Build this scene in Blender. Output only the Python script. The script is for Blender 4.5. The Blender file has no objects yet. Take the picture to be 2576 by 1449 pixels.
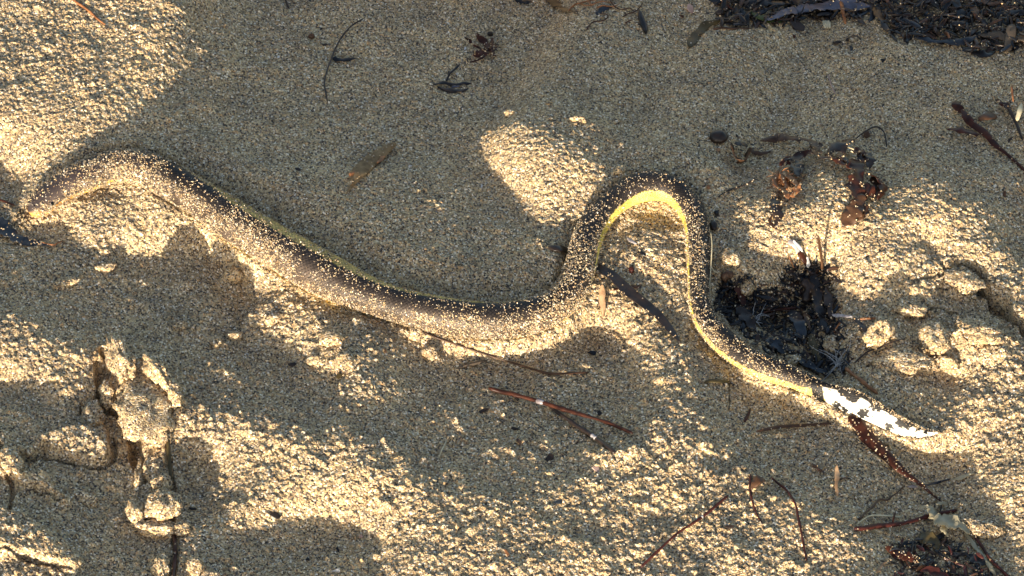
import bpy, math, random
import numpy as np
from mathutils import Vector

# ------------------------------------------------------------------ camera, sky, sun, exposure
scene = bpy.context.scene
R = math.radians
PITCH, DIST, WIDTH = R(50), 2.2, 0.60          # looking down 50 deg, 2.2 m away, 60 cm across the frame
FW, FH = 2576.0, 1449.0                        # pixel frame in which positions were measured
FPX = FW * DIST / WIDTH
CAM = np.array([0.0, -DIST * math.cos(PITCH), DIST * math.sin(PITCH)])
FWD = np.array([0.0, math.cos(PITCH), -math.sin(PITCH)])
UPV = np.array([0.0, math.sin(PITCH), math.cos(PITCH)])
MPP = WIDTH / FW
cd = bpy.data.cameras.new('camera'); cam = bpy.data.objects.new('camera', cd)
scene.collection.objects.link(cam)
cam.location = CAM; cam.rotation_euler = (R(90) - PITCH, 0, 0)
cd.sensor_width = 36; cd.lens = 36 * DIST / WIDTH; cd.clip_start = 0.05; cd.clip_end = 500
scene.camera = cam

SUN_AZ, SUN_EL = R(18), R(10.5)                # shadows run away from the camera and a little right
world = bpy.data.worlds.new('World'); scene.world = world; world.use_nodes = True
nt = world.node_tree
sky = nt.nodes.new('ShaderNodeTexSky'); sky.sky_type = 'NISHITA'; sky.sun_disc = False
sky.air_density = 1.0; sky.dust_density = 2.0; sky.ozone_density = 1.0
sky.sun_elevation = SUN_EL; sky.sun_rotation = R(180) + SUN_AZ
nt.nodes['Background'].inputs['Strength'].default_value = 0.138
nt.links.new(sky.outputs[0], nt.nodes['Background'].inputs['Color'])
sl = bpy.data.lights.new('sun', 'SUN'); sl.energy = 4.7; sl.angle = R(0.5); sl.color = (1.0, 0.88, 0.70)
sun = bpy.data.objects.new('sun', sl); scene.collection.objects.link(sun)
sun.rotation_euler = Vector((math.sin(SUN_AZ) * math.cos(SUN_EL), math.cos(SUN_AZ) * math.cos(SUN_EL),
                             -math.sin(SUN_EL))).to_track_quat('-Z', 'Y').to_euler()
scene.view_settings.view_transform = 'Standard'; scene.view_settings.look = 'None'
scene.view_settings.gamma = 1; scene.view_settings.use_curve_mapping = False
scene.view_settings.exposure = 1.44

rng = np.random.default_rng(7); random.seed(7)
COL = scene.collection

# ------------------------------------------------------------------ pixel <-> place
def project(X, Y, Z):
    dx, dy, dz = X - CAM[0], Y - CAM[1], Z - CAM[2]
    zc = dy * FWD[1] + dz * FWD[2]
    return FW / 2 + FPX * dx / zc, FH / 2 - FPX * (dy * UPV[1] + dz * UPV[2]) / zc
def ray_plane(px, py, z):
    a = (px - FW / 2) / FPX; b = -(py - FH / 2) / FPX
    dx = a; dy = FWD[1] + b * UPV[1]; dz = FWD[2] + b * UPV[2]
    t = (z - CAM[2]) / dz
    return CAM[0] + t * dx, CAM[1] + t * dy

# ------------------------------------------------------------------ numpy helpers
def gauss(a, sy, sx=None):
    sx = sy if sx is None else sx
    fy = np.fft.fftfreq(a.shape[0])[:, None]; fx = np.fft.rfftfreq(a.shape[1])[None, :]
    k = np.exp(-2 * np.pi ** 2 * ((fy * sy) ** 2 + (fx * sx) ** 2))
    return np.fft.irfft2(np.fft.rfft2(a) * k, s=a.shape)
def noise2(shape, s, r=rng):
    n = gauss(r.standard_normal(shape), s); return (n - n.mean()) / n.std()
def sstep(a, b, x):
    t = np.clip((x - a) / (b - a), 0, 1); return t * t * (3 - 2 * t)
def inpoly(px, py, poly):
    r = np.zeros(px.shape, bool); n = len(poly); j = n - 1
    for i in range(n):
        xi, yi = poly[i]; xj, yj = poly[j]
        if yi != yj:
            c = ((yi > py) != (yj > py)) & (px < (xj - xi) * (py - yi) / (yj - yi) + xi)
            r ^= c
        j = i
    return r
def catmull(pts, n):
    P = np.asarray(pts, float)
    if len(P) == 1: P = np.vstack([P, P])
    Q = np.vstack([2 * P[0] - P[1], P, 2 * P[-1] - P[-2]])
    m = len(P) - 1
    t = np.linspace(0, m, 20 * m + 1); i = np.minimum(t.astype(int), m - 1); f = (t - i)[:, None]
    p0, p1, p2, p3 = Q[i], Q[i + 1], Q[i + 2], Q[i + 3]
    C = 0.5 * (2 * p1 + (p2 - p0) * f + (2 * p0 - 5 * p1 + 4 * p2 - p3) * f ** 2 + (3 * p1 - p0 - 3 * p2 + p3) * f ** 3)
    k = min(4, C.shape[1])
    d = np.r_[0, np.cumsum(np.linalg.norm(np.diff(C[:, :k], axis=0), axis=1) + 1e-12)]
    s = np.linspace(0, d[-1], n)
    return np.stack([np.interp(s, d, C[:, a]) for a in range(C.shape[1])], 1)

# ------------------------------------------------------------------ the snake's two outlines (far edge, near edge), head to tail
PAIRS = [((62,520),(80,546)),((70,500),(100,551)),((94,471),(130,535)),((129,445),(165,509)),((161,418),(202,495)),
((215,394),(250,477)),((269,375),(290,464)),((323,370),(322,464)),((377,381),(354,474)),((431,405),(388,492)),((498,443),(445,523)),
((552,475),(497,557)),((600,505),(545,592)),((660,541),(605,632)),((722,576),(668,670)),((790,615),(735,715)),
((860,654),(815,755)),((930,692),(890,785)),((1000,722),(970,808)),((1066,740),(1045,829)),((1160,756),(1150,850)),
((1253,763),(1258,856)),((1320,755),(1345,840)),((1372,737),(1415,808)),((1405,703),(1465,760)),((1424,655),(1492,700)),
((1440,598),(1506,637)),((1458,555),(1522,592)),((1490,512),(1545,556)),((1533,477),(1572,530)),((1580,444),(1605,512)),
((1635,430),(1637,505)),((1700,447),(1672,507)),((1744,482),(1700,530)),((1770,520),(1717,560)),((1782,565),(1724,590)),
((1787,630),(1728,635)),((1785,700),(1731,700)),((1787,760),(1733,765)),((1806,802),(1752,822)),((1840,836),(1795,876)),
((1898,882),(1860,926)),((1958,905),(1925,957)),((2019,933),(1995,977)),((2065,957),(2045,1000)),((2110,974),(2080,1018)),
((2160,984),(2125,1040)),((2211,1012),(2180,1062)),((2277,1054),(2247,1091)),((2323,1078),(2305,1104)),((2360,1085),(2350,1098)),
((2384,1077),(2384,1082))]
SN_FLAT = np.array([u + l + (i,) for i, (u, l) in enumerate(PAIRS)], float)
def snake_axis(n, hf):
    q = catmull(SN_FLAT, n)
    slim = 1 - 0.04 * sstep(7, 10, q[:, 4]) * (1 - sstep(21, 24, q[:, 4])) - 0.05 * sstep(43.5, 45, q[:, 4])
    q[:, 2] = q[:, 0] + (q[:, 2] - q[:, 0]) * slim; q[:, 3] = q[:, 1] + (q[:, 3] - q[:, 1]) * slim
    mx, my = (q[:, 0] + q[:, 2]) / 2, (q[:, 1] + q[:, 3]) / 2
    tx, ty = np.gradient(mx), np.gradient(my); tl = np.hypot(tx, ty)
    ex, ey = q[:, 2] - q[:, 0], q[:, 3] - q[:, 1]
    w = np.abs(ex * ty - ey * tx) / tl                    # width across the body, in px
    w[-3:] = np.hypot(ex, ey)[-3:]
    w = np.convolve(np.pad(w, 6, mode='edge'), np.ones(13) / 13, 'valid')
    r = w * MPP / 2
    tail = sstep(2010, 2110, mx) * (my > 900)
    lift = r * (0.88 * (1 - tail) + 1.0 * tail) + 0.0022 * tail
    X, Y = ray_plane(mx, my, 0.01)
    for _ in range(6):
        X, Y = ray_plane(mx, my, hf(X, Y) + lift)
    k = np.hanning(2 * max(3, n // 22) + 1); k /= k.sum(); p = len(k) // 2
    z = np.convolve(np.pad(hf(X, Y) + lift, p, mode='edge'), k, 'valid')
    X, Y = ray_plane(mx, my, z)
    return X, Y, z, r, tail, mx, my

# ------------------------------------------------------------------ shape of the beach: dips and ridges solved so the low sun throws the traced shade
SHADE = [
 [(165,408),(230,345),(330,270),(385,240),(430,205),(470,150),(480,100),(470,50),(480,-300),(2800,-300),(2700,780),(2576,676),(2540,625),(2525,545),(2470,513),
  (2400,474),(2363,448),(2290,440),(2243,475),(2235,560),(2215,560),(2210,505),(2150,445),(2070,435),(2038,461),(2038,503),(1976,513),(1937,500),(1865,487),
  (1862,578),(1891,627),(1969,643),(2054,655),(2086,668),(2122,714),(2178,756),(2259,762),(2330,790),(2312,850),(2350,900),(2420,955),(2405,1070),(2375,1083),
  (2277,1054),(2156,980),(2065,957),(1898,882),(1806,802),(1789,760),(1787,630),(1768,516),(1739,477),(1700,447),(1615,432),(1555,455),(1539,440),(1512,391),(1490,372),
  (1380,335),(1300,300),(1215,345),(1250,410),(1290,465),(1330,512),(1365,570),(1355,616),(1390,660),(1380,733),(1337,751),(1266,758),(1160,756),(1066,740),(972,712),(894,671),
  (832,640),(753,593),(691,559),(566,484),(498,443),(431,405),(323,370),(215,394)],
 [(0,620),(190,600),(240,622),(490,632),(560,600),(640,660),(655,720),(640,780),(610,820),(700,850),(790,900),(850,960),(870,1030),(800,1080),(660,1050),(590,1030),
  (460,1020),(445,960),(400,890),(330,865),(290,840),(250,875),(150,855),(100,800),(0,770),(-150,760),(-150,620)],
 [(-150,490),(0,505),(65,534),(108,556),(172,561),(188,612),(0,625),(-150,625)],
 [(960,818),(1050,832),(1128,850),(1258,858),(1355,840),(1440,800),(1480,806),(1540,835),(1600,890),(1590,940),(1655,1000),(1640,1060),(1560,1100),(1510,1150),(1450,1200),
  (1350,1240),(1200,1230),(1130,1235),(1075,1190),(1020,1140),(970,1100),(890,1085),(885,1050),(1015,990),(970,930),(930,900),(950,860)],
 [(1790,885),(1900,950),(2013,987),(2080,1022),(2247,1097),(2350,1107),(2410,1160),(2440,1250),(2460,1300),(2510,1340),(2576,1410),(2620,1520),(2230,1520),(2190,1370),
  (2150,1300),(2050,1285),(1935,1245),(1900,1200),(1850,1150),(1800,1060),(1745,1000),(1750,930)],
 [(558,1337),(677,1335),(720,1285),(760,1310),(850,1310),(960,1350),(985,1520),(520,1520)],
 [(0,950),(105,975),(150,1060),(115,1092),(0,1092),(-150,1092),(-150,950)],
 [(115,1130),(160,1135),(247,1170),(280,1160),(300,1090),(320,1085),(366,1125),(340,1200),(330,1260),(345,1330),(420,1340),(520,1449),(500,1520),(230,1520),(206,1422),(137,1362),(55,1298),(0,1290),
  (-60,1250),(20,1225),(114,1225),(174,1280),(200,1250),(120,1200),(23,1185),(60,1150)],
 [(450,1131),(527,1138),(544,1159),(534,1187),(586,1240),(544,1285),(540,1337),(470,1320),(452,1220),(430,1190)],
 [(206,1079),(228,992),(240,930),(262,900),(275,960),(280,1010),(305,1050),(305,1090),(270,1110),(230,1080)],
 [(2308,600),(2340,581),(2376,610),(2372,650),(2350,656),(2330,640)],
 [(2077,630),(2100,620),(2132,628),(2130,646),(2080,646)],
 [(2370,736),(2428,743),(2477,730),(2542,795),(2640,850),(2640,900),(2510,844),(2396,779),(2347,762)],
 [(2390,675),(2430,668),(2462,690),(2440,690),(2400,690)],
 [(1505,660),(1512,612),(1529,577),(1565,545),(1560,590),(1530,650),(1560,645),(1640,695),(1700,745),(1735,830),(1758,870),(1712,862),(1650,790),(1600,730)],
 [(-100,360),(10,385),(25,430),(45,450),(60,400),(72,400),(50,480),(20,500),(-100,480)],
]
LITHARD = [[(270,864),(293,855),(338,937),(361,960),(393,937),(393,896),(412,923),(453,960),(439,1024),(425,1074),(416,1120),(366,1120),(320,1079),(320,1042),(293,1015),(293,969)],
 [(338,1150),(366,1200),(366,1290),(334,1270)],[(375,1245),(448,1245),(448,1290),(410,1307),(375,1280)],
 [(2207,815),(2233,820),(2225,845),(2205,840)],[(2363,906),(2400,905),(2390,920),(2366,918)]]
MIXED = [
 [(-100,-300),(480,-300),(500,130),(430,210),(330,262),(230,255),(-100,240)],
 [(1215,345),(1270,270),(1545,295),(1540,330),(1512,391),(1450,350),(1380,335),(1300,300)],
 [(1580,875),(1690,880),(1740,930),(1745,1000),(1800,1060),(1850,1150),(1900,1200),(1935,1250),(2150,1300),(2200,1449),(2200,1520),(1560,1520),(1450,1400),(1300,1350),(1140,1260),(1130,1235),
  (1350,1240),(1510,1150),(1640,1060),(1655,1000),(1590,940)],
 [(622,812),(741,845),(797,884),(925,893),(957,846),(878,800),(700,740)],[(824,978),(970,943),(1012,992),(879,1044),(858,1027)],
 [(560,1037),(800,1093),(970,1110),(1075,1201),(1000,1210),(800,1180),(560,1150)],
 [(2310,690),(2390,690),(2389,740),(2310,740)],[(2392,785),(2461,828),(2526,860),(2542,902),(2477,925),(2418,941),(2428,893)],[(2314,844),(2347,805),(2379,834),(2386,883),(2357,886)],
 [(0,800),(91,809),(150,870),(240,895),(228,992),(150,1000),(60,900)],[(440,1048),(586,1037),(656,1062),(500,1060)],
 [(470,1390),(520,1380),(560,1449),(540,1520),(450,1520)],[(2420,960),(2600,900),(2600,1449),(2520,1336),(2450,1250),(2449,1183),(2406,1150),(2440,1060)],
]
TAN = math.tan(SUN_EL)
du = 0.0022
U = np.arange(-0.46, 0.52, du); V = np.arange(-0.50, 0.50, du)
sA, cA = math.sin(SUN_AZ), math.cos(SUN_AZ)
UU, VV = np.meshgrid(U, V, indexing='ij')
GX, GY = UU * sA + VV * cA, UU * cA - VV * sA
def bil(grid, gx0, gy0, d, X, Y):
    a = np.clip((X - gx0) / d, 0, grid.shape[0] - 1.001); b = np.clip((Y - gy0) / d, 0, grid.shape[1] - 1.001)
    i, j = a.astype(int), b.astype(int); f, g = a - i, b - j
    return grid[i, j] * (1 - f) * (1 - g) + grid[i + 1, j] * f * (1 - g) + grid[i, j + 1] * (1 - f) * g + grid[i + 1, j + 1] * f * g
def solve_beach(iters=420):
    h = np.zeros_like(GX)
    inside = None
    for it in range(iters):
        if it % 30 == 0:
            hf = lambda X, Y: bil(h, U[0], V[0], du, X * sA + Y * cA, X * cA - Y * sA)
            px, py = project(GX, GY, h)
            sh = np.zeros(px.shape, bool)
            for p in SHADE: sh |= inpoly(px, py, p)
            mixd = np.zeros(px.shape, bool)
            for p in MIXED: mixd |= inpoly(px, py, p)
            for p in LITHARD:
                m = inpoly(px, py, p); sh &= ~m; mixd &= ~m
            fr = (px > -140) & (px < FW + 100) & (py > -260) & (py < FH + 70)
            sh &= fr
            lit = fr & ~sh & ~mixd
            X, Y, z, r, tail, mx, my = snake_axis(220, hf)
            snk = np.full(h.shape, -9.0)
            for a in range(220):
                u0, v0 = X[a] * sA + Y[a] * cA, X[a] * cA - Y[a] * sA
                i, j = int((u0 - U[0]) / du), int((v0 - V[0]) / du); k = int(r[a] / du) + 2
                if i < k or j < k: continue
                s = (slice(i - k, i + k + 1), slice(j - k, j + k + 1))
                d2 = r[a] ** 2 - (UU[s] - u0) ** 2 - (VV[s] - v0) ** 2
                snk[s] = np.maximum(snk[s], np.where(d2 > 0, z[a] + np.sqrt(np.maximum(d2, 0)), -9))
            onsn = snk > h
            near_s = np.clip(gauss(onsn.astype(float), 5) * 1.5, 0, 1)
            wd = gauss((sh & ~onsn).astype(float), 1.5)
            deep = 0.0005 + 0.0013 * sstep(0.5, 1.0, wd) + 0.0060 * sstep(0.97, 1.0, gauss((sh & ~onsn).astype(float), 6)) * ((py < 420) + 0.8 * ((px > 2120) & (py > 700) & (py < 1090)))
        H = np.maximum(h, snk)
        G = H + TAN * UU
        M = np.maximum.accumulate(G, axis=0)
        Me = np.vstack([np.full((1, G.shape[1]), -9.0), M[:-1]])
        m = G - Me
        dn = np.where(sh & ~onsn, np.clip(m + deep, 0, 0.004), 0)
        up = np.where(lit & ~onsn, np.clip(0.0004 - m, 0, 0.006), 0)
        mi = np.where(mixd & ~onsn, np.clip(0.0004 - m, -0.003, 0.003), 0)
        # what stands in the way of light that should arrive is lowered a little
        isnew = G >= M
        idx = np.where(isnew, np.arange(G.shape[0])[:, None], 0)
        idx = np.maximum.accumulate(idx, axis=0); idx = np.vstack([idx[:1], idx[:-1]])
        low = np.zeros_like(h); ii, jj = np.nonzero(up > 0)
        np.maximum.at(low, (idx[ii, jj], jj), up[ii, jj]); low[onsn] = 0
        h = h + 0.35 * (up - dn) + 0.25 * mi - 0.22 * gauss(low, 1.2)
        h = 0.4 * h + 0.6 * gauss(h, 1.4)
        h = h - 0.012 * gauss(h, 22); h -= 0.2 * h[fr].mean()
        h *= 0.999
        h -= 0.08 * near_s * h
    edge = np.minimum.reduce([sstep(U[0], U[0] + 0.12, UU), sstep(-U[-1], -U[-1] + 0.12, -UU), sstep(V[0], V[0] + 0.12, VV), sstep(-V[-1], -V[-1] + 0.12, -VV)])
    return h * edge, sh, lit, mixd, m, onsn
HS, _sh, _lit, _mix, _m, _on = solve_beach()
print('beach: relief %.3f..%.3f shade ok %.2f lit ok %.2f' % (HS.min(), HS.max(), (_m[_sh & ~_on] < 0).mean(), (_m[_lit & ~_on] >= 0).mean()))
def h0(X, Y):
    return bil(HS, U[0], V[0], du, X * sA + Y * cA, X * cA - Y * sA)

# fine height field: even spacing inside the view, growing spacing out to the far beach
SP = 0.00066
CX0, CX1, CY0, CY1 = -0.345, 0.345, -0.250, 0.295
cx = np.arange(CX0, CX1, SP); cy = np.arange(CY0, CY1, SP)
CXg, CYg = np.meshgrid(cx, cy, indexing='ij')
Hc = gauss(h0(CXg, CYg), 2.2)
PX, PY = project(CXg, CYg, Hc)
SNX, SNY, SNZ, SNR, SNT, SNMX, SNMY = snake_axis(400, h0)
dist = np.full(Hc.shape, 1.0, np.float32); zbed = np.zeros(Hc.shape, np.float32); ztop = np.full(Hc.shape, 9.0, np.float32)
for a in range(400):
    i, j = int((SNX[a] - CX0) / SP), int((SNY[a] - CY0) / SP); k = 46
    s = (slice(max(i - k, 0), max(i + k, 1)), slice(max(j - k, 0), max(j + k, 1)))
    d = np.hypot(CXg[s] - SNX[a], CYg[s] - SNY[a]) - SNR[a]
    dist[s] = np.where(d < dist[s], d, dist[s]); zbed[s] = np.where(d <= dist[s], SNZ[a] - (0.78 + .2 * SNT[a]) * SNR[a], zbed[s]); ztop[s] = np.where(d <= dist[s], SNZ[a] - 0.15 * SNR[a], ztop[s])
def blob(x, y, rx, ry, ang=0, p=2.0):
    c, s = math.cos(R(ang)), math.sin(R(ang)); dx, dy = PX - x, PY - y
    return np.exp(-(((dx * c + dy * s) / rx) ** 2 + ((-dx * s + dy * c) / ry) ** 2) ** (p / 2))
# sand banked up against the body, uneven along it
bank = 0.0016 * (1 - 0.85 * blob(2200, 1050, 170, 100, 25)) * np.exp(-np.clip(dist, 0, 1) / 0.006) * (0.55 + 0.6 * np.clip(noise2(Hc.shape, 18), -0.6, 1.5))
wb = 1 - sstep(-0.002, 0.007, dist)
Hc = Hc * (1 - wb) + zbed * wb
Hc += bank
Hc += 0.004 * blob(385, 520, 75, 30, 28) + 0.003 * blob(230, 520, 60, 22, -15)
# the pit of black weed beside the snake, cracks in the crust on the right and at the left
def poly_soft(poly, s): return gauss(inpoly(PX, PY, poly).astype(float), s)
PIT = [(1812,700),(1850,712),(1880,690),(1900,735),(1960,730),(1985,660),(2010,690),(2040,660),(2075,672),(2098,690),(2090,730),(2112,770),(2096,800),(2130,830),(2118,870),(2150,890),(2120,945),(2060,945),(2000,918),(1900,872),(1830,806),(1800,770)]
pitm = poly_soft(PIT, 12); Hc -= 0.015 * pitm * (1 + .25 * noise2(Hc.shape, 16))
def crack(pts, wpx, depth):
    global Hc
    c = catmull(pts, 120); m = np.full(Hc.shape, 1e9, np.float32)
    x0, x1, y0, y1 = c[:, 0].min() - 60, c[:, 0].max() + 60, c[:, 1].min() - 60, c[:, 1].max() + 60
    sel = (PX > x0) & (PX < x1) & (PY > y0) & (PY < y1)
    sx, sy = PX[sel], PY[sel]; b = np.full(sx.shape, 1e9)
    for q in c: b = np.minimum(b, np.hypot(sx - q[0], (sy - q[1]) * 1.3))
    jit = noise2(Hc.shape, 4, np.random.default_rng(int(pts[0][0])))[sel] * 0.35 * wpx
    m[sel] = b + jit
    Hc -= depth * (1 - sstep(wpx * 0.5, wpx * 1.3, m))
crack([(2395,676),(2440,676),(2468,712),(2500,760),(2560,815),(2620,860)], 19, 0.014)
crack([(2300,700),(2345,690),(2396,680)], 4, 0.004)
crack([(2330,770),(2380,780),(2420,800)], 6, 0.004)
crack([(2186,912),(2230,890),(2260,905),(2330,900),(2360,895)], 5, 0.005)
crack([(262,880),(258,930),(252,985),(262,1020),(300,1040),(330,1090),(345,1150),(350,1200)], 12, 0.009)
crack([(205,1020),(208,1060),(236,1082)], 7, 0.006)
crack([(425,1070),(421,1140),(436,1220),(432,1290),(442,1370),(438,1449)], 6, 0.0035)
crack([(0,1120),(30,1140),(90,1150),(118,1128)], 9, 0.006)
crack([(105,1150),(170,1162),(250,1176),(285,1150),(280,1100)], 9, 0.007)
crack([(20,1180),(30,1240),(20,1290)], 6, 0.005)
crack([(90,1235),(170,1262)], 7, 0.005)
crack([(0,1385),(90,1408),(180,1430)], 8, 0.006)
crack([(1905,900),(1960,930)], 5, 0.003)
JX, JY = noise2(Hc.shape, 5) * 5, noise2(Hc.shape, 4) * 4
def ledge(poly, hgt, soft=1.6):
    global Hc
    Hc += hgt * gauss(inpoly(PX + JX, PY + JY, poly).astype(float), soft)
ledge([(108,1100),(180,1072),(265,1080),(288,1140),(270,1166),(205,1166),(150,1142),(108,1142)], .0045)
ledge([(22,1192),(60,1184),(116,1200),(178,1262),(166,1280),(110,1238),(40,1228)], .0050)
ledge([(-20,1290),(55,1298),(137,1358),(210,1420),(183,1434),(91,1406),(-20,1384)], .0050)
ledge([(60,1120),(110,1096),(118,1120),(70,1150),(20,1140)], .0035)
ledge([(2396,690),(2440,690),(2464,730),(2440,748),(2400,735)], .0035)
ledge([(2314,846),(2347,803),(2382,834),(2388,883),(2357,888)], .0045)
ledge([(2392,783),(2461,826),(2530,858),(2545,900),(2477,925),(2430,900)], .0030)
# clumps, crumbs and single grains
rough = 0.62 + 0.55 * sstep(480, 760, PY) + 0.35 * blob(150, 60, 300, 200) + 0.6 * blob(330, 1150, 260, 240) + 0.5 * blob(2330, 830, 260, 160) + 0.3 * blob(1700, 1150, 400, 300)
rough *= 1 - 0.35 * blob(150, 420, 190, 120)
sh_ = Hc.shape
crumb = np.maximum(0, noise2(sh_, 4.6) - 0.9) * 0.0008 + np.maximum(0, noise2(sh_, 2.1) - 0.7) * 0.0006 + np.maximum(0, noise2(sh_, 1.2) - 0.6) * 0.0006
lump = noise2(sh_, 34) * 0.0005 + noise2(sh_, 13) * 0.00055 + noise2(sh_, 6) * 0.00032
grain = noise2(sh_, 0.85) * 0.00026 + rng.standard_normal(sh_) * 0.00016
nearsn = sstep(-0.003, 0.003, dist)
rough *= 0.3 + 0.7 * nearsn
Hf = Hc + rough * (crumb + lump) + grain
Hs = gauss(np.maximum(Hf, gauss(Hf, 2.0)), 1.6)
def hz(X, Y): return bil(Hs, CX0, CY0, SP, np.asarray(X, float), np.asarray(Y, float))
_zz = np.linspace(0.07, -0.09, 700)
def P(x, y, lift=0.0):
    X, Y = ray_plane(float(x), float(y), _zz)
    k = int(np.argmax(hz(X, Y) + lift >= _zz))
    return np.array([X[k], Y[k], _zz[k]])

# ------------------------------------------------------------------ mesh linking and tagging
def link_mesh(name, v, f, mat, parent=None, smooth=True, attr=None):
    me = bpy.data.meshes.new(name)
    v = np.ascontiguousarray(v, np.float32)
    f = [np.asarray(q, np.int32) for q in (f if isinstance(f, list) else [f]) if len(q)]
    nl = sum(q.size for q in f); npoly = sum(len(q) for q in f)
    me.vertices.add(len(v)); me.vertices.foreach_set('co', v.ravel())
    me.loops.add(nl); me.loops.foreach_set('vertex_index', np.concatenate([q.ravel() for q in f]))
    me.polygons.add(npoly)
    tot = np.concatenate([np.full(len(q), q.shape[1], np.int32) for q in f])
    me.polygons.foreach_set('loop_start', np.r_[0, np.cumsum(tot)[:-1]].astype(np.int32))
    me.polygons.foreach_set('loop_total', tot)
    me.polygons.foreach_set('use_smooth', np.full(npoly, smooth, bool))
    me.update(calc_edges=True)
    if attr:
        for an, arr in attr.items():
            c = me.color_attributes.new(an, 'FLOAT_COLOR', 'POINT')
            c.data.foreach_set('color', np.c_[arr, np.ones(len(arr))].astype(np.float32).ravel())
    if mat: me.materials.append(mat)
    o = bpy.data.objects.new(name, me); COL.objects.link(o)
    if parent is not None:
        o.parent = parent; o.matrix_parent_inverse = parent.matrix_world.inverted() if False else o.matrix_parent_inverse
    return o
def tag(o, label, cat, group=None, kind=None):
    o['label'] = label
    if cat: o['category'] = cat
    if group: o['group'] = group
    if kind: o['kind'] = kind
    return o
def grid_faces(n, m, wrap=True):
    i = np.arange(n - 1)[:, None]; j = np.arange(m if wrap else m - 1)[None, :]
    k = (j + 1) % m
    return np.stack([i * m + j, i * m + k, (i + 1) * m + k, (i + 1) * m + j], -1).reshape(-1, 4)

# ------------------------------------------------------------------ materials
def nodes(name):
    m = bpy.data.materials.new(name); m.use_nodes = True
    return m, m.node_tree, m.node_tree.nodes['Principled BSDF']
def ramp(t, stops, interp='LINEAR'):
    n = t.nodes.new('ShaderNodeValToRGB'); e = n.color_ramp.elements
    n.color_ramp.interpolation = interp
    while len(e) < len(stops): e.new(0.5)
    for i, (p, c) in enumerate(stops): e[i].position = p; e[i].color = (*c, 1)
    return n
def sand_material(name='sand_grains_mat', tint=1.0, gs=(.925, .82)):
    m, t, b = nodes(name)
    tc = t.nodes.new('ShaderNodeTexCoord')
    vo = t.nodes.new('ShaderNodeTexVoronoi'); vo.inputs['Scale'].default_value = 1150
    t.links.new(tc.outputs['Object'], vo.inputs['Vector'])
    sep = t.nodes.new('ShaderNodeSeparateColor'); t.links.new(vo.outputs['Color'], sep.inputs[0])
    k = tint
    r = ramp(t, [(p, (k * c[0] * 1.0, k * c[1] * gs[0], k * c[2] * gs[1])) for p, c in [(0.0, (.035,.034,.04)), (.10, (.07,.055,.045)), (.17, (.26,.18,.10)), (.27, (.13,.125,.13)), (.33, (.46,.35,.20)), (.45, (.30,.22,.12)), (.53, (.58,.47,.29)),
                 (.63, (.20,.16,.115)), (.70, (.62,.50,.31)), (.80, (.36,.33,.29)), (.87, (.52,.33,.16)), (.93, (.72,.62,.44)), (1.0, (.85,.82,.75))]])
    t.links.new(sep.outputs[0], r.inputs[0])
    n2 = t.nodes.new('ShaderNodeTexNoise'); n2.inputs['Scale'].default_value = 38; n2.inputs['Detail'].default_value = 5
    t.links.new(tc.outputs['Object'], n2.inputs['Vector'])
    r2 = ramp(t, [(.32, (.80,.80,.82)), (.68, (1.1,1.07,1.02))]); t.links.new(n2.outputs[0], r2.inputs[0])
    mx = t.nodes.new('ShaderNodeMix'); mx.data_type = 'RGBA'; mx.blend_type = 'MULTIPLY'; mx.inputs[0].default_value = 1
    t.links.new(r.outputs[0], mx.inputs[6]); t.links.new(r2.outputs[0], mx.inputs[7])
    t.links.new(mx.outputs[2], b.inputs['Base Color'])
    bu = t.nodes.new('ShaderNodeBump'); bu.inputs['Strength'].default_value = 0.9; bu.inputs['Distance'].default_value = 0.0006; bu.invert = True
    t.links.new(vo.outputs['Distance'], bu.inputs['Height']); t.links.new(bu.outputs[0], b.inputs['Normal'])
    b.inputs['Roughness'].default_value = 0.75; b.inputs['Specular IOR Level'].default_value = 0.25
    return m
SAND = sand_material()
def weed(name, c1, c2, rough=0.4, scale=160, translucent=0.0, spec=0.5, bump=0.3):
    m, t, b = nodes(name)
    tc = t.nodes.new('ShaderNodeTexCoord'); n = t.nodes.new('ShaderNodeTexNoise'); n.inputs['Scale'].default_value = scale; n.inputs['Detail'].default_value = 6
    t.links.new(tc.outputs['Object'], n.inputs['Vector'])
    dk_ = .62 if c2[0] < .2 else .85
    r = ramp(t, [(.33, tuple(q * dk_ for q in c1)), (.68, tuple(q * dk_ for q in c2))]); t.links.new(n.outputs[0], r.inputs[0]); t.links.new(r.outputs[0], b.inputs['Base Color'])
    b.inputs['Roughness'].default_value = rough; b.inputs['Specular IOR Level'].default_value = spec * .55
    bu = t.nodes.new('ShaderNodeBump'); bu.inputs['Strength'].default_value = bump; bu.inputs['Distance'].default_value = 0.0006
    t.links.new(n.outputs[0], bu.inputs['Height']); t.links.new(bu.outputs[0], b.inputs['Normal'])
    if translucent:
        tr = t.nodes.new('ShaderNodeBsdfTranslucent'); ms = t.nodes.new('ShaderNodeMixShader'); ms.inputs[0].default_value = translucent
        t.links.new(r.outputs[0], tr.inputs[0]); t.links.new(b.outputs[0], ms.inputs[1]); t.links.new(tr.outputs[0], ms.inputs[2])
        t.links.new(ms.outputs[0], t.nodes['Material Output'].inputs['Surface'])
    return m
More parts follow.
